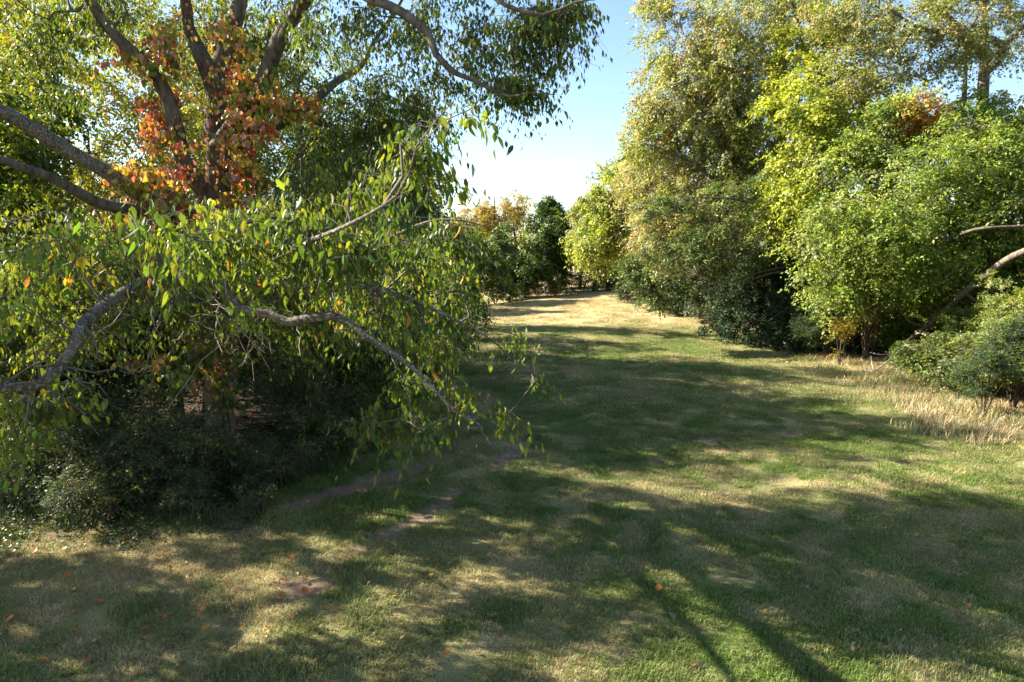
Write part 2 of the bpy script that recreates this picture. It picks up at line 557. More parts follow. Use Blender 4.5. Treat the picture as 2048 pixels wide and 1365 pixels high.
def build_ground():
    xs = np.unique(np.concatenate([np.linspace(-700, -30, 24), np.arange(-30, -9, 0.6), np.arange(-9, 17, 0.16), np.arange(18, 36, 0.6), np.linspace(36, 700, 24)]))
    ys = np.unique(np.concatenate([np.linspace(-300, 0, 12), np.arange(0, 6, 0.5), np.arange(6, 26, 0.16), np.arange(26, 70, 0.5), np.linspace(70, 1500, 30)]))
    X, Y = np.meshgrid(xs, ys)
    Z = gh(X, Y)
    near = np.clip((70 - Y) / 20, 0, 1) * (np.abs(X) < 36)
    Z = Z + near * ((fbm(X, Y, 0.7, 31, 2) - 0.5) * 0.07 + (fbm(X, Y, 2.2, 35, 3) - 0.5) * 0.16)
    sm = soil_mask(X, Y); st = straw_mask(X, Y)
    Z = Z - near * 0.035 * sm * (X > -5) * (X < 14)
    V = np.stack([X, Y, Z], -1).reshape(-1, 3)
    ny, nx = X.shape
    i, j = np.meshgrid(np.arange(ny - 1), np.arange(nx - 1), indexing='ij')
    F = np.stack([i * nx + j, i * nx + j + 1, (i + 1) * nx + j + 1, (i + 1) * nx + j], -1).reshape(-1, 4)
    m, n, N, L = newmat('meadow_turf')
    a = N('ShaderNodeAttribute'); a.attribute_name = 'masks'
    sep = N('ShaderNodeSeparateColor'); L(a.outputs['Color'], sep.inputs[0])
    g = N('ShaderNodeNewGeometry')
    n1 = N('ShaderNodeTexNoise'); n1.inputs['Scale'].default_value = 9; n1.inputs['Detail'].default_value = 6; n1.inputs['Roughness'].default_value = .75
    L(g.outputs['Position'], n1.inputs['Vector'])
    n2 = N('ShaderNodeTexNoise'); n2.inputs['Scale'].default_value = 40; n2.inputs['Detail'].default_value = 4
    L(g.outputs['Position'], n2.inputs['Vector'])

    def ramp(c1, c2, src, a0=0.3, a1=0.7):
        r = N('ShaderNodeValToRGB'); r.color_ramp.elements[0].position = a0; r.color_ramp.elements[1].position = a1
        r.color_ramp.elements[0].color = (*c1, 1); r.color_ramp.elements[1].color = (*c2, 1)
        L(src, r.inputs[0]); return r.outputs[0]
    green = ramp(GREEN * 0.55, GREEN * 1.25, n2.outputs[0])
    straw = ramp(STRAW * 0.65, STRAW * 1.25, n2.outputs[0])
    soil = ramp(SOIL * 0.6, SOIL * 1.3, n1.outputs[0])

    def wob(v, k):
        ad = N('ShaderNodeMath'); ad.operation = 'MULTIPLY_ADD'
        sb = N('ShaderNodeMath'); sb.operation = 'SUBTRACT'; L(n1.outputs[0], sb.inputs[0]); sb.inputs[1].default_value = 0.5
        L(sb.outputs[0], ad.inputs[0]); ad.inputs[1].default_value = k; L(v, ad.inputs[2]); ad.use_clamp = True
        return ad.outputs[0]

    def mix(f, x, y):
        k = N('ShaderNodeMix'); k.data_type = 'RGBA'; L(f, k.inputs[0]); L(x, k.inputs[6]); L(y, k.inputs[7]); return k.outputs[2]
    c = mix(wob(sep.outputs[1], 1.4), green, straw)
    c = mix(sep.outputs[0], c, soil)
    c = mix(sep.outputs[2], c, ramp(np.array([.03, .022, .014]), np.array([.085, .06, .036]), n2.outputs[0]))  # woodland shade put into the colour as a dark leaf-mould brown
    p = N('ShaderNodeBsdfPrincipled'); p.inputs['Roughness'].default_value = 0.95; p.inputs['Specular IOR Level'].default_value = 0.1
    L(c, p.inputs['Base Color'])
    b = N('ShaderNodeBump'); b.inputs['Strength'].default_value = 0.8; b.inputs['Distance'].default_value = 0.04
    ns = N('ShaderNodeMath'); ns.operation = 'ADD'; L(n1.outputs[0], ns.inputs[0]); L(n2.outputs[0], ns.inputs[1])
    L(ns.outputs[0], b.inputs['Height']); L(b.outputs[0], p.inputs['Normal'])
    o = N('ShaderNodeOutputMaterial'); L(p.outputs[0], o.inputs[0])
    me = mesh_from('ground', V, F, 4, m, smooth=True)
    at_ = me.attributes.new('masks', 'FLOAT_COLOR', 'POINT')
    cc = np.ones((len(V), 4), np.float32); cc[:, 0] = sm.ravel(); cc[:, 1] = st.ravel(); cc[:, 2] = shade_mask(X, Y).ravel()
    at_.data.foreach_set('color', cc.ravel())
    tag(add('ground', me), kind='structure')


def ground_z(x, y):
    near = np.clip((70 - y) / 20, 0, 1) * (np.abs(x) < 36)
    return gh(x, y) + near * ((fbm(x, y, 0.7, 31, 2) - 0.5) * 0.07 + (fbm(x, y, 2.2, 35, 3) - 0.5) * 0.16)


build_ground()


# grass: patches of blades set by geometry nodes on a cloud of points
def grass_mat():
    m, n, N, L = newmat('grass_blade')
    ai = N('ShaderNodeAttribute'); ai.attribute_type = 'INSTANCER'; ai.attribute_name = 'ptint'
    a = N('ShaderNodeAttribute'); a.attribute_name = 'tint'
    mul = N('ShaderNodeMix'); mul.data_type = 'RGBA'; mul.blend_type = 'MULTIPLY'; mul.inputs[0].default_value = 1
    L(ai.outputs['Color'], mul.inputs[6]); L(a.outputs['Color'], mul.inputs[7])
    p = N('ShaderNodeBsdfPrincipled'); p.inputs['Roughness'].default_value = 0.6; p.inputs['Specular IOR Level'].default_value = 0.25
    L(mul.outputs[2], p.inputs['Base Color'])
    t = N('ShaderNodeBsdfTranslucent'); L(mul.outputs[2], t.inputs['Color'])
    mx = N('ShaderNodeMixShader'); mx.inputs[0].default_value = 0.35
    L(p.outputs[0], mx.inputs[1]); L(t.outputs[0], mx.inputs[2])
    o = N('ShaderNodeOutputMaterial'); L(mx.outputs[0], o.inputs[0])
    return m


M_GRASS = grass_mat()


def blades(n, rad, h, wdt, rng, lean=0.5):
    a = rng.uniform(0, 2 * math.pi, n); r = rad * np.sqrt(rng.random(n))
    P = np.stack([r * np.cos(a), r * np.sin(a), np.full(n, -0.01)], -1)
    b = rng.uniform(0, 2 * math.pi, n)
    d = np.stack([np.cos(b), np.sin(b), np.zeros(n)], -1); s = np.stack([-np.sin(b), np.cos(b), np.zeros(n)], -1)
    H = (h * rng.uniform(0.45, 1.3, n))[:, None]; k = (lean * rng.uniform(0.2, 1.4, n))[:, None]
    W = (wdt * rng.uniform(0.7, 1.3, n))[:, None]
    z = np.array([[0, 0, 1.]])
    V = np.stack([P - s * W / 2, P + s * W / 2, P + z * H * 0.6 + d * H * k * 0.35 + s * W * 0.4, P + z * H * 0.6 + d * H * k * 0.35 - s * W * 0.4, P + z * H * (1 - 0.25 * k) + d * H * k], 1)
    o = (np.arange(n) * 5)[:, None]
    F = np.concatenate([o + [0, 1, 2], o + [0, 2, 3], o + [3, 2, 4]], 1).reshape(-1, 3)
    t = rng.normal(1, 0.28, (n, 1)).clip(0.4, 1.8) * np.array([[1, 1, 1]]) * np.stack([rng.normal(1, .14, n), np.ones(n), rng.normal(1, .1, n)], -1)
    return V.reshape(-1, 3), F, np.repeat(t, 3, 0)


def scatter(name, pts, rot, scl, idx, tint, protos, label=None, cat=None):
    me = bpy.data.meshes.new(name)
    me.vertices.add(len(pts)); me.vertices.foreach_set('co', np.ascontiguousarray(pts, np.float32).ravel())
    for nm, ty, key, arr in (('rot', 'FLOAT', 'value', rot), ('scl', 'FLOAT', 'value', scl), ('idx', 'INT', 'value', idx)):
        a = me.attributes.new(nm, ty, 'POINT'); a.data.foreach_set(key, np.ascontiguousarray(arr, np.int32 if ty == 'INT' else np.float32))
    a = me.attributes.new('ptint', 'FLOAT_COLOR', 'POINT'); c = np.ones((len(pts), 4), np.float32); c[:, :3] = tint
    a.data.foreach_set('color', c.ravel())
    me.materials.append(M_GRASS)
    ng = bpy.data.node_groups.new(name + '_nodes', 'GeometryNodeTree')
    ng.interface.new_socket('Geometry', in_out='INPUT', socket_type='NodeSocketGeometry')
    ng.interface.new_socket('Geometry', in_out='OUTPUT', socket_type='NodeSocketGeometry')
    N = ng.nodes.new; L = ng.links.new
    gi = N('NodeGroupInput'); go = N('NodeGroupOutput')
    m2p = N('GeometryNodeMeshToPoints'); L(gi.outputs[0], m2p.inputs[0])
    j = N('GeometryNodeJoinGeometry')
    for p in reversed(protos):
        oi = N('GeometryNodeObjectInfo'); oi.inputs['Object'].default_value = p; oi.inputs['As Instance'].default_value = True
        L(oi.outputs['Geometry'], j.inputs[0])
    ins = N('GeometryNodeInstanceOnPoints'); ins.inputs['Pick Instance'].default_value = True
    L(m2p.outputs[0], ins.inputs['Points']); L(j.outputs[0], ins.inputs['Instance'])

    def na(nm, ty):
        k = N('GeometryNodeInputNamedAttribute'); k.data_type = ty; k.inputs['Name'].default_value = nm; return k.outputs[0]
    L(na('idx', 'INT'), ins.inputs['Instance Index'])
    cx = N('ShaderNodeCombineXYZ'); L(na('rot', 'FLOAT'), cx.inputs[2]); L(cx.outputs[0], ins.inputs['Rotation'])
    L(na('scl', 'FLOAT'), ins.inputs['Scale'])
    L(ins.outputs[0], go.inputs[0])
    o = add(name, me)
    md = o.modifiers.new('scatter', 'NODES'); md.node_group = ng
    tag(o, label, cat, kind='stuff')
    return o


def proto(name, V, F, T, mat=M_GRASS, nper=3):
    return bpy.data.objects.new(name, mesh_from(name, V, F, nper, mat, T))


rng = np.random.default_rng(3)
PR = [proto('grass_patch', *blades(460, 0.32, 0.055, 0.007, rng, 0.9)) for _ in range(3)]
PR += [proto('grass_tuft', *blades(280, 0.26, 0.09, 0.008, rng, 0.8)) for _ in range(1)]
PR += [proto('coarse_patch', *blades(300, 0.5, 0.06, 0.013, rng, 0.9)) for _ in range(2)]
GX, GY = [], []
for y0, y1, dens in ((6.0, 12, 15), (12, 18, 11), (18, 27, 7), (27, 40, 4.5), (40, 58, 1.0)):
    xw = lambda yy: yy * 0.80
    n = int(dens * (y1 - y0) * (2 * xw(y1)))
    GX.append(rng.uniform(-xw(y1), xw(y1), n)); GY.append(rng.uniform(y0, y1, n))
GX = np.concatenate(GX); GY = np.concatenate(GY)
ok = (np.abs(GX) < GY * 0.82 + 1) & (GX < 16.5) & (GX > -11 - 0.0 * GY)
ok &= ~((GX < -6.5) & (GY > 13.0))
GX, GY = GX[ok], GY[ok]
sm = soil_mask(GX, GY); keep = rng.random(len(GX)) > sm * 1.15
GX, GY = GX[keep], GY[keep]
st = np.clip(straw_mask(GX, GY) + rng.normal(0, 0.22, len(GX)), 0, 1)[:, None]
tn = (GREEN * 1.8 * (1 - st) + STRAW * 1.35 * st) * rng.normal(1, 0.13, (len(GX), 1)).clip(.6, 1.5)
tall = (fbm(GX, GY, 1.2, 61) > 0.60) & (st[:, 0] < 0.4)
gi = np.where(GY > 20, rng.integers(4, 6, len(GX)), np.where(tall, 3, rng.integers(0, 3, len(GX))))
scatter('grass', np.stack([GX, GY, ground_z(GX, GY)], -1), rng.uniform(0, 6.28, len(GX)), rng.uniform(0.75, 1.15, len(GX)) * np.where(GY > 40, 1.5, 1), gi, tn, PR,
        'short mown grass, green and straw coloured, covering the meadow', 'grass')
del sm

# ------------------------------------------------------------------ left side: the big tree over the camera's left
GRN = (0.10, 0.16, 0.022); YGR = (0.21, 0.25, 0.03); DGR = (0.055, 0.095, 0.024); YEL = (0.42, 0.32, 0.035)
ORA = (0.52, 0.24, 0.06); RED = (0.45, 0.10, 0.05); BRN = (0.22, 0.12, 0.06); PAL = (0.34, 0.37, 0.18); TAN = (0.40, 0.32, 0.17)


def AT(*ps):
    return [at(*p) for p in ps]


def px_env(px, py, Y, wpx, hpx, dy, n):
    """an ellipsoid of leaf clusters whose size is given at its own distance in photo pixels"""
    c = at(px, py, Y); k = Y / 1365.3
    return (c[0], c[1], c[2], wpx * k / 2, dy, hpx * k / 2, n)


MB = gpt(445, 950)
mb = np.array([MB[0], MB[1], float(gh(MB[0], MB[1])) - 0.05])
Y0 = mb[1]
mtrunk = ([mb] + AT((436, 820, Y0), (432, 640, Y0), (430, 480, Y0 + .1), (434, 330, Y0 + .2), (434, 175, Y0 + .3), (452, 90, Y0 + .4), (480, 0, Y0 + .5), (500, -160, Y0 + 1), (520, -420, Y0 + 1)),
          [0.40, 0.28, 0.25, 0.24, 0.24, 0.20, 0.15, 0.14, 0.10, 0.03])
mlimbs = [
    (AT((432, 190, Y0 + .3), (405, 120, Y0), (378, 60, Y0), (372, 10, Y0 - .3), (350, -150, Y0 - 1), (300, -330, Y0 - 1)), [0.17, 0.15, 0.12, 0.11, 0.08, 0.03]),
    (AT((434, 300, Y0), (480, 240, Y0), (520, 180, Y0 - .3), (556, 90, Y0 - .6), (585, 35, Y0 - 1), (625, -20, Y0 - 1.2), (720, -190, Y0 - 2), (860, -300, Y0 - 3)), [0.17, 0.16, 0.16, 0.15, 0.14, 0.12, 0.09, 0.03]),
    (AT((432, 420, Y0), (372, 330, Y0 - .5), (350, 255, Y0 - .8), (328, 180, Y0 - 1), (270, 110, Y0 - 1.4), (215, 55, Y0 - 1.8), (160, -30, Y0 - 2.2), (60, -150, Y0 - 3)), [0.17, 0.15, 0.14, 0.13, 0.12, 0.10, 0.09, 0.03]),
    (AT((432, 470, Y0), (372, 425, Y0 - .6), (290, 395, Y0 - 1.2), (215, 345, Y0 - 1.8), (140, 305, Y0 - 2.3), (60, 255, Y0 - 2.8), (0, 222, Y0 - 3.2), (-120, 160, Y0 - 4), (-300, 60, Y0 - 5)), [0.17, 0.15, 0.14, 0.13, 0.115, 0.11, 0.10, 0.08, 0.03]),
    (AT((432, 480, Y0), (330, 430, Y0 - 1), (210, 410, Y0 - 2), (110, 360, Y0 - 3), (0, 320, Y0 - 4), (-100, 300, Y0 - 5)), [0.11, 0.10, 0.085, 0.075, 0.06, 0.03]),
    # limbs that come forward over the grass
    (AT((434, 500, Y0), (420, 500, Y0 - 3), (405, 500, Y0 - 5.5), (415, 520, Y0 - 7.2), (435, 558, Y0 - 8.0), (480, 600, Y0 - 8.2), (520, 626, Y0 - 8.3), (565, 640, Y0 - 8.4), (650, 642, Y0 - 8.5), (740, 682, Y0 - 8.6), (820, 742, Y0 - 8.7), (895, 800, Y0 - 8.8), (960, 850, Y0 - 8.8)), [0.11, .09, .07, .055, 0.045, 0.04, .045, .036, .037, .026, .021, .012, 0.005]),
    (AT((405, 500, Y0 - 5.5), (330, 545, Y0 - 7.5), (240, 600, Y0 - 8.6), (172, 640, Y0 - 9.1), (148, 700, Y0 - 9.3), (70, 762, Y0 - 9.5), (0, 782, Y0 - 9.7), (-90, 790, Y0 - 9.9)), [0.06, .05, 0.04, 0.042, 0.034, 0.034, 0.027, 0.012]),
    (AT((405, 500, Y0 - 5.5), (520, 500, Y0 - 7.5), (640, 470, Y0 - 9), (760, 400, Y0 - 9.6), (840, 290, Y0 - 9.8), (905, 205, Y0 - 9.8)), [0.035, .025, 0.015, 0.009, 0.006, 0.003]),
    (AT((560, 500, Y0 - 8), (700, 560, Y0 - 8), (830, 600, Y0 - 7.6), (930, 655, Y0 - 7.3), (1000, 692, Y0 - 7.2), (1045, 740, Y0 - 7.2), (1085, 752, Y0 - 7.2)), [0.03, .024, 0.018, 0.010, 0.007, 0.005, 0.003]),
    (AT((430, 540, Y0 - .5), (530, 560, Y0 - 3), (680, 570, Y0 - 4), (790, 480, Y0 - 5), (880, 440, Y0 - 5.5), (960, 450, Y0 - 5.5)), [0.1, .07, 0.05, 0.035, 0.02, 0.008]),
    # overhead limbs on the right, against the sky
    (AT((556, 90, Y0 - .6), (640, -40, Y0 - 2), (746, 2, Y0 - 3), (801, 24, Y0 - 3.1), (856, 68, Y0 - 3.2), (871, 108, Y0 - 3.3), (908, 145, Y0 - 3.4), (944, 160, Y0 - 3.5), (1017, 193, Y0 - 3.6), (1060, 186, Y0 - 3.7), (1110, 190, Y0 - 3.8)), [0.1, .09, 0.075, .07, 0.06, 0.05, 0.04, 0.032, 0.02, 0.012, 0.006]),
    (AT((746, 2, Y0 - 3), (850, -60, Y0 - 3.6), (950, -30, Y0 - 4), (1010, 10, Y0 - 4.2), (1085, 30, Y0 - 4.3), (1150, 5, Y0 - 4.4), (1190, 0, Y0 - 4.5)), [0.07, .05, 0.04, .03, 0.022, 0.012, 0.005]),
    (AT((480, 260, Y0), (560, 250, Y0 + .6), (625, 206, Y0 + 1), (673, 163, Y0 + 1.3), (721, 133, Y0 + 1.5), (750, 80, Y0 + 1.6), (783, 33, Y0 + 1.8), (840, -60, Y0 + 2)), [0.1, .09, 0.08, .075, 0.065, 0.05, 0.04, 0.02]),
]
main_env = [
    # leaf curtain in front
    px_env(560, 440, 6.6, 260, 70, 1.2, 26), px_env(440, 490, 5.2, 330, 100, 1.2, 34), px_env(240, 520, 5.6, 240, 90, 1.0, 16), px_env(620, 470, 5.4, 260, 100, 1.0, 30), px_env(110, 500, 5.9, 260, 100, 1.3, 14),
    px_env(700, 510, 5.8, 240, 110, 1.0, 20), px_env(480, 560, 6.6, 420, 60, 1.3, 12), px_env(790, 480, 6.6, 110, 170, 1.0, 18), px_env(730, 380, 6.2, 160, 90, 0.8, 8), px_env(830, 310, 5.2, 46, 150, 0.4, 12),
    px_env(90, 800, 5.0, 90, 60, 0.3, 9), px_env(60, 870, 5.0, 50, 50, 0.25, 4), px_env(50, 600, 5.4, 60, 50, 0.5, 3), px_env(120, 770, 5.1, 50, 20, 0.3, 3),
    px_env(800, 600, 6.8, 190, 120, 1.2, 24), px_env(650, 600, 7.4, 240, 60, 1.2, 6), px_env(870, 690, 6.6, 80, 60, 0.8, 10), px_env(830, 770, 6.2, 90, 50, 0.5, 9),
    px_env(750, 850, 5.8, 70, 40, 0.4, 9), px_env(850, 850, 5.8, 60, 30, 0.4, 6), px_env(920, 790, 6.2, 60, 50, 0.4, 6),
    px_env(1015, 840, 6.4, 20, 8, 0.2, 2), px_env(910, 590, 7.4, 70, 60, 0.6, 12), px_env(1035, 675, 7.8, 40, 16, 0.2, 3),
    px_env(1068, 745, 7.8, 16, 8, 0.15, 1), px_env(880, 540, 7.4, 90, 90, 0.8, 14), px_env(430, 650, 7.4, 200, 60, 1.0, 4),
    px_env(960, 225, 5.4, 60, 20, 0.2, 2), px_env(885, 380, 5.4, 10, 60, 0.2, 2),
]
main_env2 = [
    # lower crown behind the curtain
    px_env(250, 500, 11.0, 500, 190, 1.6, 90), px_env(620, 480, 11.0, 380, 200, 1.6, 90), px_env(780, 560, 10.0, 230, 200, 1.2, 56), px_env(560, 610, 12.0, 460, 150, 1.5, 50), px_env(130, 620, 10.0, 300, 180, 1.2, 36), px_env(860, 660, 9.6, 110, 120, 0.8, 18),
    # farther, small looking leaves against the sky and round the limbs
    px_env(820, 60, 12.0, 520, 230, 2.4, 62), px_env(990, 90, 11.4, 280, 200, 1.4, 40), px_env(1080, 60, 11.0, 110, 130, 0.7, 18), px_env(1150, 10, 10.6, 30, 40, 0.3, 5),
    px_env(1030, 180, 11.3, 110, 30, 0.4, 12), px_env(780, 230, 14.5, 240, 160, 1.5, 50), px_env(700, 330, 14.0, 330, 280, 2.0, 95),
    px_env(790, 420, 12.5, 150, 200, 1.4, 60), px_env(880, 475, 10.5, 90, 30, 0.7, 14), px_env(600, 120, 15.5, 420, 300, 2.5, 80), px_env(330, 60, 14.5, 420, 300, 3.0, 60),
    px_env(90, 60, 12.5, 330, 300, 2.5, 50), px_env(430, -230, 15.0, 1100, 440, 4.5, 190), px_env(-150, -50, 13, 500, 500, 4.0, 26), px_env(850, -140, 12.5, 500, 200, 3.0, 34),
    px_env(820, 590, 13.0, 260, 170, 1.4, 60),
]


def hanging(P, D, rng, k=0.55):
    D = D * (1 - k) + np.array([0, 0, -1.0]) * (k + 0.2)
    return nrm(D + rng.standard_normal(D.shape) * 0.14)


def build_main():
    rng = np.random.default_rng(101)
    root = empty('big_tree', mb)
    tag(root, 'large many-limbed tree at left, creeper on its trunk, hanging leaves reaching over the grass', 'tree')
    sk = Skel()
    sk.path(*mtrunk)
    V, F = tube(*sk.paths[0], 14, rng, 0.12)
    add('trunk', mesh_from('trunk', V - mb, F, 4, M_BARK, smooth=True), root)
    for i, (lp, lr) in enumerate(mlimbs):
        if 5 <= i <= 9:
            lp = [p + rng.standard_normal(3) * .035 * (0 < q < len(lp) - 1) for q, p in enumerate(lp)]
        sk.path(lp, lr, sk.near(np.asarray(lp[0])), 0.16)
        V, F = tube(*sk.paths[-1], 10, rng, 0.2)
        fwd = 5 <= i <= 9
        add('limb', mesh_from('limb', V - mb, F, 4, M_BARKL if fwd or i in (3,) else M_BARK, smooth=True), root)
    C1 = crown_clusters(main_env, rng, 9, 0.5, 0.15); C2 = crown_clusters(main_env2, rng, 11, 0.42, 0.1)
    C = np.concatenate([C1, C2])
    sk.connect(C, rng, 0.25, 0.4)
    V, F = sk.branch_geo(0.0042)
    n1 = len(C1)
    ctr = at(430, 300, Y0)
    # near: hanging lance-shaped leaves
    P, D, N, Ln, Wd, tw = sprays(C1, ctr, rng, 30, 4, 0.40, 0.35, 0.5, 0.5, 0.088, 0.38, 0.1)
    D = hanging(P, D, rng, 0.5)
    D = nrm(D + rng.standard_normal(D.shape) * 0.2 * (rng.random((len(D), 1)) < .6))
    N = nrm(np.cross(D, rng.standard_normal(D.shape) + np.array([0.6, 0, 0])))
    t1 = palette_pick([(GRN, 7), (YGR, 3), ((0.13, 0.19, 0.028), 5), (YEL, .15), (DGR, 4.5)], n1, 28, rng, 0.15, 0.25)
    od = rng.random(len(P)) < 0.008
    t1[od] = np.array(ORA) * rng.uniform(.6, 1.1, (od.sum(), 1))
    A = []; Bq = []; R = []
    for pi in (6, 7, 8, 9, 10):                       # short crooked spurs along the forward limbs
        Pp, Rr = sk.paths[pi]
        for _ in range(60 if pi < 8 else 34):
            q = rng.integers(len(Pp) // 4, len(Pp)); p = Pp[q].copy(); d = nrm(rng.standard_normal(3) * [1, .8, .8])
            r = min(Rr[q] * .35, .010); nseg = rng.integers(3, 8)
            for s in range(nseg):
                e = p + d * rng.uniform(.04, .11); A.append(p); Bq.append(e); R.append(r); p = e; r *= .82; d = nrm(d + rng.standard_normal(3) * .35)
    A = np.array(A); Bq = np.array(Bq); R = np.array(R)
    V1, F1 = merge([(V, F), twig_geo(tw, 0.0028), frusta(A, Bq, R, R * .85, 4)])
    P2, D2, N2, L2, W2, tw2 = sprays(C2, ctr, rng, 66, 6, 0.75, 0.4, 0.5, 0.45, 0.10, 0.48, 0.3)
    D2 = hanging(P2, D2, rng, 0.4)
    t2 = palette_pick([(GRN, 4), (YGR, 4), (DGR, 3), ((0.16, 0.2, 0.03), 3)], len(C2), 66, rng)
    V1, F1 = merge([(V1, F1), twig_geo(tw2, 0.004)])
    add('branchwork', mesh_from('branchwork', V1 - mb, F1, 4, M_TWIG), root)['kind'] = 'stuff'
    # the 300 leaves that show largest are parts of their own
    u = (P[:, 1] * math.cos(PITCH) - (P[:, 2] - CAMZ) * math.sin(PITCH)); sx = 1024 + 1365 * P[:, 0] / u
    sy = 682 - 1365 * ((P[:, 2] - CAMZ) * math.cos(PITCH) + P[:, 1] * math.sin(PITCH)) / u
    vis = (sx > 5) & (sx < 2040) & (sy > 5) & (sy < 1360) & (u > 1)
    size = np.where(vis, Ln / np.maximum(u, 1), 0)
    top = np.argsort(-size)[:300]
    rest = np.ones(len(P), bool); rest[top] = False
    f = add('foliage', leaves_fine(P[rest] - mb, D[rest], N[rest], Ln[rest], Wd[rest], t1[rest], M_LEAFNEAR, 'foliage', rng.uniform(0.05, .35, rest.sum())), root); f['kind'] = 'stuff'
    f = add('foliage', leaves_simple(P2 - mb, D2, N2, L2, W2, t2, M_LEAF, 'foliage'), root); f['kind'] = 'stuff'
    protos = []
    for i in range(30):
        cc = t1[top[i * 10]][None]
        protos.append(leaves_fine(np.zeros((1, 3)), np.array([[0, 0, -1.]]), np.array([[0, -1., 0]]), np.ones(1), np.array([rng.uniform(.3, .44)]), cc, M_LEAFNEAR, 'leaf', rng.uniform(.05, .4, 1)))
    # nearest proto in colour
    pc = np.array([t1[top[i * 10]] for i in range(30)])
    for k in top:
        me = protos[int(np.argmin(np.abs(pc - t1[k]).sum(1) + rng.random(30) * 0.05))]
        z = Vector(-D[k]); y = Vector(-N[k]); x = y.cross(z).normalized(); y = z.cross(x)
        M = Matrix((x, y, z)).transposed().to_4x4() @ Matrix.Scale(float(Ln[k]), 4)
        M.translation = Vector(P[k] - mb)
        o = add('leaf', me, root); o.matrix_basis = M
    # pale lichen / dead twigs hanging under the forward limb
    return root


MAIN = build_main()


# ------------------------------------------------------------------ red and orange creeper that climbs the trunk
def heart_leaves(P, D, N, Ln, tint, name, mat=M_VINE):
    return leaves_fine(P, D, N, Ln, Ln * 0.75, tint, mat, name, np.full(len(P), 0.15))


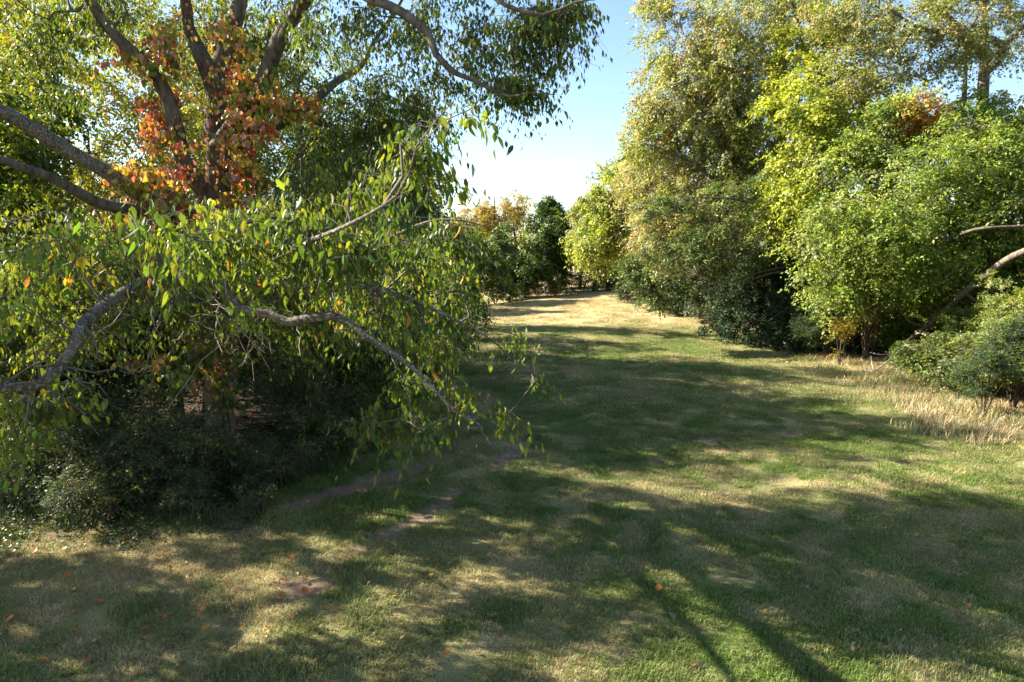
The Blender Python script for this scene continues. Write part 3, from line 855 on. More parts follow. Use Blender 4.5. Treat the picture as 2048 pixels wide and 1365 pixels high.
def build_vine():
    rng = np.random.default_rng(55)
    b = mb + np.array([0.15, -0.42, 0.05])
    root = empty('climbing_vine', b)
    tag(root, 'climbing creeper with red, orange and yellow leaves wrapping the big left trunk', 'vine')
    tp, tr = smooth_path(mtrunk[0], mtrunk[1], 0.2)
    parts = []
    for s in range(5):
        ph = rng.uniform(0, 6.28); n = int(len(tp) * 0.62)
        a = ph + np.linspace(0, rng.uniform(-3, 3), n) + 0.3 * np.sin(np.linspace(0, 14, n))
        off = np.stack([np.cos(a), np.sin(a), 0 * a], -1) * (tr[:n, None] + 0.015)
        V, F = tube(tp[:n] + off, np.linspace(0.032, 0.01, n), 6, rng)
        add('stem', mesh_from('stem', V - b, F, 4, M_BARKD, smooth=True), root)
    # leaf clusters round the trunk and the near ends of the limbs
    cl = []
    for env, n in (((360, 320, Y0 - .9, 300, 300, .6), 95), ((290, 385, Y0 - 1.5, 230, 150, .6), 50), ((430, 120, Y0 - .3, 230, 260, .7), 80), ((470, 330, Y0 - .4, 150, 240, .6), 50),
                   ((300, 120, Y0 - 1.2, 160, 140, .6), 32), ((520, 200, Y0 - .6, 180, 170, .6), 40), ((430, 420, Y0 - .8, 300, 90, .7), 34), ((430, 760, Y0 - .45, 90, 280, .3), 26),
                   ((330, 720, Y0 - 2.2, 220, 170, .8), 34), ((420, 680, Y0 - 1.6, 120, 120, .5), 18), ((590, 215, Y0 - .4, 130, 50, .4), 14), ((440, 920, Y0 - .5, 80, 120, .2), 14)):
        e = px_env(env[0], env[1], env[2], env[3], env[4], env[5], n)
        cl.append(crown_clusters([e], rng, 8, 0.5, 0.1))
    C = np.concatenate(cl)
    P, D, N, Ln, Wd, tw = sprays(C, C.mean(0), rng, 22, 3, 0.34, 0.3, 0.55, 0.5, 0.105, 0.7, 0.0)
    D = hanging(P, D, rng, 0.4)
    N = nrm(np.array([0, -0.7, 0.6]) + rng.standard_normal(D.shape) * 0.45)
    n = len(P); per = n // len(C)
    sx0 = 1024 + 1365 * P[:, 0] / P[:, 1]; zz = P[:, 2]
    hide = (np.abs(sx0 - 432) < 44) & (zz > at(430, 430, Y0)[2]) & (rng.random(n) < .88)
    P[hide, 1] += 1.3
    warm = [(RED, 1.5), (ORA, 3), ((0.55, 0.36, 0.08), 3), ((.45, .27, .2), 3.5), ((0.5, 0.40, 0.07), 2.5), (YGR, 3.5), ((0.38, 0.15, 0.11), 2.5), (GRN, 2)]
    mixed = [((.27, .3, .04), 5), ((0.55, 0.42, 0.06), 3), (ORA, 1.6), (GRN, 2), ((.4, .22, .14), 1), (RED, .3)]
    tw_ = palette_pick(warm, len(C), per, rng, .2, .35); tm = palette_pick(mixed, len(C), per, rng, .2, .35)
    k = np.arange(len(C)); warmc = (k < 110) | ((k > 110) & (rng.random(len(C)) < 0.4) & (k < 380))
    tint = np.where(np.repeat(warmc, per)[:, None], tw_, tm)
    low = P[:, 2] < at(430, 560, Y0)[2]
    tl = palette_pick([(DGR, 3), (GRN, 3), (BRN, 2), ((0.16, 0.17, 0.1), 2), (YGR, 1), (ORA, .35)], len(C), per, rng, .2, .3)
    tint = np.where(low[:, None], tl, tint)
    V, F = twig_geo(tw, 0.003)
    add('tendrils', mesh_from('tendrils', V - b, F, 4, M_TWIG), root)['kind'] = 'stuff'
    u = P[:, 1]; vis = (np.abs(P[:, 0] / u) < 0.74)
    top = np.argsort(-(Ln / u) * vis)[:300]
    rest = np.ones(n, bool); rest[top] = False
    f = add('foliage', heart_leaves(P[rest] - b, D[rest], N[rest], Ln[rest], tint[rest], 'foliage'), root); f['kind'] = 'stuff'
    pc = tint[top[::8]]
    protos = [heart_leaves(np.zeros((1, 3)), np.array([[0, 0, -1.]]), np.array([[0, -1., 0]]), np.ones(1), c[None], 'leaf') for c in pc]
    for k in top:
        me = protos[int(np.argmin(np.abs(pc - tint[k]).sum(1)))]
        z = Vector(-D[k]); y = Vector(-N[k]); x = y.cross(z).normalized(); y = z.cross(x)
        M = Matrix((x, y, z)).transposed().to_4x4() @ Matrix.Scale(float(Ln[k]), 4)
        M.translation = Vector(P[k] - b)
        o = add('leaf', me, root); o.matrix_basis = M


build_vine()


def gb(px, Y, sink=0.08):
    """base point on the ground: column px at distance Y"""
    x = (px - 1024) / 1365.3 * Y
    return np.array([x, Y, float(gh(x, Y)) - sink])


def auto_trunk(b, h, r, lean=(0, 0), rng=None):
    rng = rng or RNG
    n = 6; P = []
    for i in range(n):
        t = i / (n - 1)
        P.append(b + np.array([lean[0] * t * t, lean[1] * t * t, h * t]) + (rng.standard_normal(3) * np.array([.12, .12, 0]) * (0 < i < n)))
    return P, list(r * (1 - 0.85 * np.linspace(0, 1, n)) * np.array([1.25, 1, 1, 1, 1, 1]))


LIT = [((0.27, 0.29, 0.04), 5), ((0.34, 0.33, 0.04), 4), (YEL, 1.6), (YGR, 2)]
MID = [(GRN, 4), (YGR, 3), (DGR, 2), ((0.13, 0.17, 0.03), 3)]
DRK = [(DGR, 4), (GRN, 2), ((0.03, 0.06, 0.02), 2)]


def simple_tree(name, label, px, Y, h, R, n, pal, seed, zc=0.6, cat='tree', trunk_r=0.2, low=None, **kw):
    b = gb(px, Y)
    zr = h * (1 - zc) if low is None else (h - low) / 2
    cz = b[2] + (h * zc if low is None else (h + low) / 2)
    env = [(b[0], b[1], cz, R, R, zr, n)]
    return grow_tree(name, label, cat, b, auto_trunk(b, h * 0.85, trunk_r, rng=np.random.default_rng(seed)), env, pal, seed, **kw)


# ------------------------------------------------------------------ trees behind the big one on the left
GL = 'broadleaf trees along the left edge of the meadow'
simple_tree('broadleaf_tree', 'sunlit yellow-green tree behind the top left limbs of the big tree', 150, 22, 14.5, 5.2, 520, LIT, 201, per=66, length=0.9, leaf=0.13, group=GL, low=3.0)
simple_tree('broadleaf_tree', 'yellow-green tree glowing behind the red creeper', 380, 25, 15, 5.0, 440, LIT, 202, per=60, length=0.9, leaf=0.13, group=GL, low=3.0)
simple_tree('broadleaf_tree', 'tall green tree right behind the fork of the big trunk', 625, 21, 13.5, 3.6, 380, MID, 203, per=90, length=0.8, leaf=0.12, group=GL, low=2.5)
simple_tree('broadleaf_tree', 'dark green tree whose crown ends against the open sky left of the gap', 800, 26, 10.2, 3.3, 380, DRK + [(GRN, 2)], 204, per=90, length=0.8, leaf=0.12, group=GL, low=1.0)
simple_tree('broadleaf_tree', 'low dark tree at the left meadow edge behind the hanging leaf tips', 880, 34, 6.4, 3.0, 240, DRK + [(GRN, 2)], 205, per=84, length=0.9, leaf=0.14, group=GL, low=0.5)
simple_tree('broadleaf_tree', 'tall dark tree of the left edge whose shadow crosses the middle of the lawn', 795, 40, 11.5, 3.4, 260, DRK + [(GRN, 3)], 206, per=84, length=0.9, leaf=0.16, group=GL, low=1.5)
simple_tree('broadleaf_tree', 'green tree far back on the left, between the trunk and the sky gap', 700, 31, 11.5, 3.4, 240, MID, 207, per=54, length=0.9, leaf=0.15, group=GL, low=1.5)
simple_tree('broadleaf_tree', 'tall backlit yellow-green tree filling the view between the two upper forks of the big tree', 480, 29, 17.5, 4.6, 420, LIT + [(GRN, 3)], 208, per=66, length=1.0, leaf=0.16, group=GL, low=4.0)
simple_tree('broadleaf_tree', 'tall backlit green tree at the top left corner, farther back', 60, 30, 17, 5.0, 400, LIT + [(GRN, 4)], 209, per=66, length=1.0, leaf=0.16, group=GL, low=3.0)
simple_tree('broadleaf_tree', 'sunlit tree behind the lowest left limb of the big tree', 205, 27, 11, 3.6, 300, LIT + [(GRN, 4)], 211, per=66, length=.9, leaf=0.15, group=GL, low=2.0)
# trees left of the picture and beside the camera: they cast the long shadows over the foreground
SH = simple_tree('broadleaf_tree', 'spreading tree standing just outside the left edge of the view', -900, 9.0, 13, 4.6, 260, MID, 210, per=90, length=0.7, leaf=0.17, group=GL, low=3.4, lobes=9, lobe_r=.26)
SH['label'] = 'spreading tree outside the left edge of the view, nearest to the viewer'


def put(o, x, y, rz, sc, label, group=None):
    return copy_tree(o, (x, y, float(gh(x, y)) - 0.08), rz, sc, label, group)


put(SH, -15.5, 4.0, 2.1, 1.05, 'spreading tree outside the left edge, beside the viewer', GL)
put(SH, -19.5, 11.5, 4.0, 1.1, 'spreading tree outside the left edge, second row', GL)
put(SH, -13.5, 15.0, 1.0, 0.9, 'green tree at the far left edge of the view behind the lowest limb', GL)

# ------------------------------------------------------------------ undergrowth on the left
GU = 'dark shrubs of the undergrowth below the left trees'


def shrub(name, label, x, y, R, h, n, pal, seed, cat='shrub', group=None, stems=5, **kw):
    rng = np.random.default_rng(seed)
    b = np.array([x, y, float(gh(x, y)) - 0.05])
    a0 = rng.uniform(0, 6.28)
    env = [(x, y, b[2] + h * 0.52, R, R, h * 0.5, n)]
    d = np.array([math.cos(a0), math.sin(a0), 0])
    tr = ([b, b + d * R * .1 + [0, 0, h * .3], b + d * R * .3 + [0, 0, h * .62], b + d * R * .35 + [0, 0, h * .8]], [.035, .03, .02, .01])
    limbs = []
    for k in range(stems - 1):
        a = a0 + (k + 1) * 6.28 / stems + rng.uniform(-.4, .4); d = np.array([math.cos(a), math.sin(a), 0])
        limbs.append(([b + d * .05 + [0, 0, .06], b + d * R * .25 + [0, 0, h * .35], b + d * R * .55 + [0, 0, h * .65]], [.028, .02, .008]))
    kw.setdefault('per', 48); kw.setdefault('length', 0.45); kw.setdefault('leaf', 0.065); kw.setdefault('r0', 0.0045)
    kw.setdefault('bark', M_BARKD); kw.setdefault('hollow', 0.2); kw.setdefault('lobe_r', 0.5); kw.setdefault('twigs', 0.003)
    kw.setdefault('center', np.array([x, y, b[2]]))
    return grow_tree(name, label, cat, b, tr, env, pal, seed, limbs=limbs, group=group, **kw)


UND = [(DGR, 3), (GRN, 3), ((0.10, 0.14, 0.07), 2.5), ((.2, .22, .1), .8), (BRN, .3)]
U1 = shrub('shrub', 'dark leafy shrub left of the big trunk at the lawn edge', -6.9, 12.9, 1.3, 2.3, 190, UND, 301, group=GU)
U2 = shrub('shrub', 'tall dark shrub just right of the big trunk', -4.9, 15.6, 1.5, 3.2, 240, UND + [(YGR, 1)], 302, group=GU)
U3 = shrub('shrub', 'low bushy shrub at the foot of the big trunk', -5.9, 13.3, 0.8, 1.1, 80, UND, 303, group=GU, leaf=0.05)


def putu(o, px, Y, rz, sc, label):
    b = gb(px, Y); return copy_tree(o, b, rz, sc, label, GU)


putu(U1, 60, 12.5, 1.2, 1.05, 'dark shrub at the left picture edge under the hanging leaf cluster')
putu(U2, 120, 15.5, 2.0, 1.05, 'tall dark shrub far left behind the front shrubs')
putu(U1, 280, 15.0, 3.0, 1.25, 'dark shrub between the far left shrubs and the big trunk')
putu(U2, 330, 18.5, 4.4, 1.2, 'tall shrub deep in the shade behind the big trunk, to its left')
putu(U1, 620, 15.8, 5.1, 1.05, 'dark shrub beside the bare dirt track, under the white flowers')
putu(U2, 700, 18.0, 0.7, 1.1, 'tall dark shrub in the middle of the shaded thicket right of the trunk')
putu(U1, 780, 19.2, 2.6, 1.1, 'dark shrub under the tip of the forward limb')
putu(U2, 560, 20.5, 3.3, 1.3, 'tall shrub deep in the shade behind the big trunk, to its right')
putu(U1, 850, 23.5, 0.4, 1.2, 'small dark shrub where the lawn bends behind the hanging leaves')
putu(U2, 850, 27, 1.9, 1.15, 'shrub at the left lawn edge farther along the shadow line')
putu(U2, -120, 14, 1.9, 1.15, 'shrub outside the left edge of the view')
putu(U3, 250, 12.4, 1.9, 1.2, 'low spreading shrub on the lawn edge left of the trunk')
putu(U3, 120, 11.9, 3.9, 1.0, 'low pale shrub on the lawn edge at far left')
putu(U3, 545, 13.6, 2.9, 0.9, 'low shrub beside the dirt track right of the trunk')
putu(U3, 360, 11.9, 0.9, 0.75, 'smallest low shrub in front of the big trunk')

# a second line of small trees seals the thicket
T1 = simple_tree('understory_tree', 'slender dark tree standing in the thicket right of the big trunk', 640, 19.5, 7.0, 2.3, 260, DRK + [(GRN, 2), (YGR, 1)], 310, per=72, length=0.7, leaf=0.10, low=1.4, trunk_r=0.09, group='slender trees in the left thicket')
for px, Y, rz, sc, lb in ((160, 18, 1, 1.0, 'slender tree at far left behind the shrubs'), (320, 20.5, 2, 1.05, 'slender tree left of the big trunk, deep in shade'),
                          (500, 22, 3, 1.1, 'slender tree directly behind the big trunk'), (760, 23.5, 4, 1.0, 'slender tree behind the tip of the forward limb'),
                          (20, 16.5, 5, 0.95, 'slender tree at the left picture edge'), (820, 30, 2.5, .85, 'slender tree at the left lawn edge near the sunlit field'), (560, 17.6, 2.8, .85, 'slender tree just behind the right side of the big trunk'),
                          (700, 17.4, 1.7, .75, 'slender low tree behind the middle of the forward limb'), (350, 17.2, .7, .85, 'slender tree just behind the left side of the big trunk'), (225, 15.6, 3.7, .8, 'slender tree behind the left pale limb'), (90, 14.2, 4.7, .75, 'slender tree nearest the left picture edge')):
    copy_tree(T1, gb(px, Y), rz, sc, lb, 'slender trees in the left thicket')


# ------------------------------------------------------------------ the wooded side on the right
SHR0 = [((0.16, 0.21, 0.06), 4), (PAL, 3), (YGR, 3)]
GR = 'tall trees along the right edge of the meadow'
PALE = [(PAL, 5), (TAN, 2.6), ((0.24, 0.27, 0.06), 4), (YGR, 2)]
PALE2 = [(PAL, 4), ((0.25, 0.28, 0.05), 4), (YGR, 3), (GRN, 1)]
BRT = [((0.38, 0.42, 0.07), 5), (YGR, 4), ((0.16, 0.22, 0.03), 2)]
MIDR = [((0.20, 0.29, 0.045), 5), ((.30, .36, .06), 5), (GRN, 2), (PAL, 1)]


def rtree(name, label, px, Y, trunk_top, r, env, pal, seed, lean=0, limbs=(), cat='tree', dn=1.12, **kw):
    env = [tuple(e[:6]) + (int(e[6] * dn),) for e in env]
    kw['leaf'] = kw.get('leaf', .1) * 1.477
    b = gb(px, Y)
    top = at(px + lean, trunk_top, Y)
    h = top[2] - b[2]
    tr = (list(b + (top - b) * t + np.array([0.25 * math.sin(5 * t + seed), 0.2 * math.sin(4 * t + seed), 0]) * t for t in np.linspace(0, 1, 7)), list(r * np.array([1.3, 1, .9, .78, .62, .4, .12])))
    E = [px_env(*e) for e in env]
    return grow_tree(name, label, cat, b, tr, E, pal, seed, limbs=[(AT(*lp), lr) for lp, lr in limbs], **kw)


rtree('broadleaf_tree', 'tallest pale green tree on the right, its crown bordering the open sky', 1560, 42, -260, 0.42,
      [(1450, 100, 41, 420, 330, 5.0, 330), (1430, 320, 40, 400, 330, 4.0, 300), (1370, 210, 40, 260, 330, 3.0, 120), (1640, -60, 43, 600, 320, 6.5, 200), (1350, 60, 42, 190, 200, 3.0, 60), (1300, 240, 41, 130, 160, 2, 40), (1600, 300, 43, 300, 300, 4, 90)], PALE, 401,
      limbs=[((( 1560, 420, 42), (1500, 300, 41), (1440, 200, 40.5), (1390, 90, 40)), [.2, .16, .12, .05]), (((1560, 350, 42), (1620, 200, 41), (1600, 60, 40), (1560, -60, 39)), [.2, .16, .12, .05]),
             (((1560, 480, 42), (1470, 400, 40), (1390, 330, 39), (1300, 290, 38)), [.17, .13, .09, .03])],
      per=96, length=1.15, leaf=0.125, lobes=14, lobe_r=0.4, group=GR, twigs=0.006)
rtree('broadleaf_tree', 'beige-tinged drooping tree over the sunlit far field', 1500, 46, 150, 0.3,
      [(1400, 400, 44, 300, 280, 3.5, 190), (1330, 470, 44, 190, 190, 2.5, 80), (1290, 380, 47, 160, 200, 2.5, 80), (1500, 420, 45, 200, 260, 3, 70)], [(TAN, 4), (PAL, 4), (YGR, 2), ((0.3, 0.2, 0.1), 1)], 402,
      per=90, length=1.1, leaf=0.12, lobe_r=0.45, group=GR, droop=0.7, twigs=0.005)
rtree('broadleaf_tree', 'dark spreading tree with bare lower branches sweeping down over the field edge', 1640, 33, 330, 0.24,
      [(1400, 500, 32, 300, 140, 2.0, 110), (1330, 560, 31, 190, 120, 1.4, 60), (1470, 420, 33, 260, 140, 2.5, 80), (1330, 410, 33, 160, 90, 1.3, 36), (1540, 520, 33, 200, 150, 2, 60)],
      [(DGR, 3), (GRN, 4), ((0.13, 0.16, 0.04), 4), (PAL, 1.5)], 403,
      limbs=[(((1640, 560, 33), (1540, 520, 32.5), (1440, 500, 32), (1360, 540, 31.5), (1290, 590, 31)), [.12, .09, .06, .04, .015]),
             (((1640, 530, 33), (1540, 540, 32), (1450, 570, 31.5), (1370, 600, 31)), [.10, .07, .045, .012]),
             (((1640, 500, 33), (1560, 430, 32.5), (1480, 400, 32), (1380, 395, 32)), [.12, .09, .06, .015]),
             (((1640, 590, 33), (1580, 545, 32), (1500, 560, 31.5), (1440, 585, 31)), [.08, .06, .04, .012])],
      per=84, length=0.8, leaf=0.085, lobe_r=0.38, group=GR, droop=0.25, flat=0.25, twigs=0.006, lobes=16)
rtree('broadleaf_tree', 'bright yellow-green tree in the middle of the right-hand trees', 1630, 35, 110, 0.24,
      [(1600, 260, 33, 190, 210, 2.3, 90), (1650, 410, 32, 260, 200, 2.6, 120), (1560, 200, 34, 110, 90, 1.3, 22), (1700, 180, 35, 240, 240, 3, 80), (1620, 120, 36, 200, 200, 2.5, 50)], BRT, 404,
      limbs=[(((1630, 420, 35), (1600, 330, 34), (1590, 230, 33.5)), [.13, .09, .03]), (((1625, 460, 35), (1650, 360, 34), (1700, 300, 33.5)), [.13, .09, .03])],
      per=90, length=0.9, leaf=0.125, wid=.65, lobe_r=0.42, group=GR, flat=0.35, lobes=12, r0=.01)


def orange_patch(P, t, rng):
    c = at(1845, 235, 29.5)
    d = np.linalg.norm((P - c) / np.array([1.25, 3, 1.1]), axis=1)
    m = rng.random(len(P)) < np.clip(1.25 - d, 0, 0.85)
    t = t.copy()
    t[m] = np.array([[0.52, 0.24, 0.06]]) * rng.uniform(.6, 1.25, (m.sum(), 1)) * np.stack([np.ones(m.sum()), rng.uniform(.7, 1.5, m.sum()), np.ones(m.sum())], -1)
    return t


rtree('broadleaf_tree', 'green tree with an orange patch of leaves high on the right', 1925, 32.5, 60, 0.24,
      [(1830, 270, 30.5, 280, 170, 1.8, 130), (1760, 330, 30.5, 260, 170, 2.0, 100), (1960, 300, 31, 240, 220, 2.2, 100), (1830, 210, 29.5, 170, 90, 1.0, 40)], MIDR + [(PAL, 2)], 405,
      limbs=[(((1925, 400, 32.5), (1900, 350, 31), (1850, 300, 30), (1750, 300, 30)), [.17, .15, .11, .03])],
      per=90, length=0.95, leaf=0.10, wid=.6, lobe_r=0.5, group=GR, tint_fn=orange_patch, twigs=.005)
rtree('broadleaf_tree', 'thin-leaved tree at the top right with a thick dark trunk and sky showing through', 1965, 33, -120, 0.36,
      [(1800, 60, 32, 420, 200, 3.2, 150), (2000, 40, 32, 330, 260, 3, 110), (1720, 150, 32, 240, 140, 2, 55), (1900, 120, 31, 300, 120, 2, 50), (2040, 220, 32, 140, 180, 2, 45), (1900, -120, 33, 600, 240, 4, 120)], PALE, 406,
      limbs=[(((1965, 150, 33.0), (2010, 100, 32.0), (1940, 65, 31.0), (1850, 60, 30.5), (1780, 20, 30.0)), [.2, .16, .12, .08, .03]), (((1965, 110, 33.0), (1900, 40, 32.0), (1860, 0, 31.0), (1800, -40, 31.0)), [.2, .15, .1, .04]),
             (((1965, 130, 33.0), (2030, 70, 32.4), (2100, 0, 32.0)), [.15, .12, .05]), (((1962, 190, 33.0), (1900, 210, 32.0), (1840, 250, 31.5)), [.1, .07, .03])],
      per=66, length=0.85, leaf=0.10, lobe_r=0.34, group=GR, lobes=16, twigs=0.006)
rtree('broadleaf_tree', 'broad green tree low on the right behind the leaning trunk', 1880, 31, 330, 0.15,
      [(1740, 480, 27, 330, 200, 1.8, 150), (1880, 430, 26.5, 360, 260, 2.0, 180), (2010, 420, 26.5, 240, 300, 2, 120), (1700, 560, 27.5, 200, 130, 1.3, 60), (1900, 590, 30, 300, 200, 1.5, 100), (1960, 330, 27, 200, 200, 1.5, 70), (2010, 560, 27.5, 200, 200, 1.2, 70), (1880, 660, 30, 300, 150, 1, 70), (1850, 560, 28.5, 200, 160, 1, 60), (1990, 640, 28.6, 200, 160, 1, 50)], MIDR, 407,
      limbs=[(((1880, 520, 30), (1930, 465, 24.6), (2060, 452, 23.5), (2160, 440, 23)), [.07, .055, .05, .03]), (((1880, 560, 30), (1780, 500, 27), (1700, 480, 26.5)), [.1, .07, .02])],
      per=90, length=0.95, leaf=0.095, wid=.55, lobe_r=0.5, group=GR, lobes=16, flat=0.4, twigs=.005)
rtree('broadleaf_tree', 'green tree at the right picture edge above the blue-green shrub', 2140, 27, 250, 0.2,
      [(2060, 580, 26, 220, 200, 1.4, 110), (2080, 330, 27, 260, 240, 2, 90), (1970, 640, 26.5, 180, 120, 1.2, 50)], [(GRN, 4), (DGR, 1), ((0.13, 0.2, 0.03), 5), (YGR, 1)], 408,
      per=84, length=0.6, leaf=0.10, wid=.6, lobe_r=0.4, group=GR, flat=0.35)
rtree('broadleaf_tree', 'bright rounded tree beside the far end of the field', 1290, 56, 330, 0.28,
      [(1240, 410, 55, 180, 220, 3.0, 200), (1205, 470, 54, 110, 190, 2.4, 100), (1290, 330, 57, 190, 200, 3, 120)], BRT + [(PAL, 4)], 409,
      per=84, length=1.0, leaf=0.16, group=GR)
rtree('broadleaf_tree', 'pale yellow-green tree at the far right corner of the field', 1190, 66, 410, 0.25,
      [(1175, 460, 64, 100, 130, 2.6, 130), (1200, 520, 63, 90, 80, 2.0, 60)], [(PAL, 5), (YGR, 3), ((0.3, 0.31, 0.07), 3)], 410,
      per=84, length=1.0, leaf=0.17, group=GR)

M_BARKG = bark_mat('bark_weathered', (0.07, 0.052, 0.04), (0.26, 0.21, 0.165), 14)
# trunk that leans out of the wood towards the right
lb = gpt(1775, 715); lb = np.array([lb[0], lb[1], float(gh(lb[0], lb[1])) - .1]); LY = lb[1]
grow_tree('leaning_tree', 'dead-looking tree whose bare trunk leans out to the right over tall dry grass', 'tree', lb,
          ([lb] + AT((1800, 695, LY - .4), (1850, 655, LY - 1.3), (1900, 612, LY - 2.2), (1925, 588, LY - 2.8), (1960, 562, LY - 3.4), (2010, 522, LY - 4.4), (2060, 498, LY - 5.2), (2160, 455, LY - 6), (2300, 400, LY - 6.5)),
           [.14, .11, .10, .105, .12, .14, .12, .11, .09, .03]),
          [px_env(2200, 360, LY - 3.5, 240, 200, 1.5, 50), px_env(1870, 590, LY - .5, 120, 60, .6, 12)], MIDR, 420, per=60, length=.6, leaf=.1,
          bark=M_BARKG, limbs=[(AT((1930, 585, LY - 2.8), (1960, 610, LY - 2.8), (2010, 640, LY - 2.8), (2040, 650, LY - 2.8)), [.07, .05, .03, .01]),
                               (AT((1850, 655, LY - 1.3), (1815, 640, LY - 1.5), (1790, 600, LY - 1.7)), [.04, .025, .008])])


GY_ = 'young trees closing the foot of the right-hand wood'
Q1 = simple_tree('young_tree', 'bright young tree just right of the dark cedars', 1700, 30.5, 5.6, 1.9, 170, MIDR, 430, per=72, length=.6, leaf=.13, low=.4, trunk_r=.07, group=GY_)
Q2 = simple_tree('young_tree', 'pale young tree behind the foot of the leaning trunk', 1810, 31.5, 5.8, 2.1, 180, SHR0, 431, per=72, length=.6, leaf=.12, low=.3, trunk_r=.07, group=GY_)
for o_, px_, Y_, rz_, sc_, lb_ in ((Q1, 1905, 30, 2, 1.0, 'young green tree behind the middle of the leaning trunk'), (Q2, 1985, 28, 1, 1.0, 'pale young tree above the blue-green shrub'), (Q1, 2060, 26.5, 4, 1.1, 'young green tree at the right picture edge'),
                                   (Q2, 2000, 23.6, 2.4, .62, 'low leafy young tree between the leaning trunk and the shrubs'), (Q2, 2080, 21.8, 5.2, .7, 'leafy young tree nearest the right picture edge'), (Q1, 1930, 25.6, 1.2, .5, 'lowest young tree, just under the leaning trunk'),
                                   (Q1, 1760, 34, 5, 1.1, 'young green tree behind the yellow sapling'), (Q2, 1600, 38, 3, 1.0, 'young tree in deep shade behind the largest cedar'), (Q2, 1480, 44, 2, 1.0, 'young tree behind the grey-green cedar bushes')):
    copy_tree(o_, gb(px_, Y_), rz_, sc_, lb_, GY_)


RX = [o for o in bpy.data.objects if o.get('label', '').startswith(('green tree at the right picture edge', 'broad green tree low'))]
for k_, (x_, y_, rz_, sc_, lb_) in enumerate(((19.8, 20.0, .3, 1.0, 'leafy tree outside the right edge of the view, farther one'), (18.5, 13.0, 2.9, .95, 'leafy tree outside the right edge of the view, middle one'), (20.0, 6.0, 4.4, 1.0, 'leafy tree outside the right edge of the view, beside the viewer'))):
    put(RX[k_ % len(RX)], x_, y_, rz_, sc_, lb_, GR)


# ------------------------------------------------------------------ red cedars
def cedar(name, label, px, Y, h, R, n, pal, seed, group='dark cedars at the foot of the right trees', per=80):
    rng = np.random.default_rng(seed)
    b = gb(px, Y)
    n = int(n * 1.5); k = rng.random(n) ** 1.35
    a = rng.uniform(0, 6.28, n); rr = R * (1 - k ** 1.6) * rng.uniform(0.55, 1.05, n) * (1 + .22 * np.sin(a * 3 + k * 9)) + .12
    C = np.stack([b[0] + rr * np.cos(a), b[1] + rr * np.sin(a), b[2] + 0.34 + k * (h - .3)], -1)
    root = grow_tree(name, label, 'cedar tree', b, auto_trunk(b, h * .95, .1 + .01 * h, rng=rng), C, pal, seed, per=per, tw=10, length=0.45, leaf=0.19, wid=.36,
                     droop=-0.1, hang=-0.2, flat=0.9, lmat=M_CEDAR, r0=.006, group=group, up=0.2, out=1.0)
    return root


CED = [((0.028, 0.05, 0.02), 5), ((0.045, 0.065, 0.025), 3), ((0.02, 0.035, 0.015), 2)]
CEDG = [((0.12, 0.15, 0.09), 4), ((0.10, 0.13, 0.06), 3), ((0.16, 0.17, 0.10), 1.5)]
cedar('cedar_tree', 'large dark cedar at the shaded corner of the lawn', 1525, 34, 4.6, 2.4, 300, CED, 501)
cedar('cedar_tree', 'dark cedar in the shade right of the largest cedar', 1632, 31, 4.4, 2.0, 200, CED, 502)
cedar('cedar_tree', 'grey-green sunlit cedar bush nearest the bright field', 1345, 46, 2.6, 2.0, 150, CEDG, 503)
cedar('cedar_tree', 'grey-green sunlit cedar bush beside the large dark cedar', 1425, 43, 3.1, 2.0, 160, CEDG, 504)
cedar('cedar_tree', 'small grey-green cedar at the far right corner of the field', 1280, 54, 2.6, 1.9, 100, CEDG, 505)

# ------------------------------------------------------------------ shrubs on the right
GS = 'shrubs along the right lawn edge'
SHR = [((0.13, 0.18, 0.05), 4), (GRN, 3), (PAL, 2), (YGR, 2)]
S1 = shrub('shrub', 'blue-green shrub at the right picture edge', 14.9, 19.8, 1.5, 2.9, 260, [((0.05, 0.10, 0.045), 4), ((0.07, 0.12, 0.04), 3), (GRN, 2)], 601, group=GS, leaf=.075, lobe_r=.34, lobes=12)
S2 = shrub('shrub', 'pale green loose shrub below the leaning trunk', 15.8, 23.4, 1.7, 1.7, 200, SHR, 602, group=GS, leaf=.08, lobe_r=.36, lobes=12)
for px, Y, rz, sc, lb_ in ((1860, 24.6, 1, .85, 'pale shrub just right of the foot of the leaning trunk'), (1810, 30.5, 2, 1.2, 'sunlit shrub behind the foot of the leaning trunk'),
                           (1700, 31, 3, 1.2, 'light green shrub left of the leaning trunk'), (1935, 22.2, 4, 1.3, 'sunlit shrub between leaning trunk and blue-green shrub'),
                           (2010, 21.2, 5, 1.45, 'tall pale shrub at the right picture edge behind the blue-green one'), (1620, 37, .5, 1.2, 'shrub in the shade behind the dark cedars')):
    copy_tree(S2, gb(px, Y), rz, sc, lb_, GS)
for px, Y, rz, sc, lb_ in ((1990, 18.6, 1, .72, 'small blue-green shrub behind the tall dry grass'), (1740, 31, 2, 1.1, 'dark green shrub deep behind the yellow sapling'), (1660, 28.5, 2.2, .9, 'dark shrub left of the yellow sapling')):
    copy_tree(S1, gb(px, Y), rz, sc, lb_, GS)
shrub('sapling', 'small yellow sapling at the shaded lawn edge', (1690 - 1024) / 1365.3 * 27, 27, .55, 2.3, 30, [(YEL, 4), ((0.4, 0.36, 0.07), 3), (YGR, 1)], 603, cat='sapling', leaf=.08, stems=3)
sp = at(1597, 590, 31)
shrub('sapling', 'tall yellow-leaved sapling in front of the dark cedar', sp[0] + .3, 31, .5, 3.6, 34, [(YEL, 3), (YGR, 4)], 604, cat='sapling', leaf=.08, stems=3)
sr = gb(1740, 27.5)
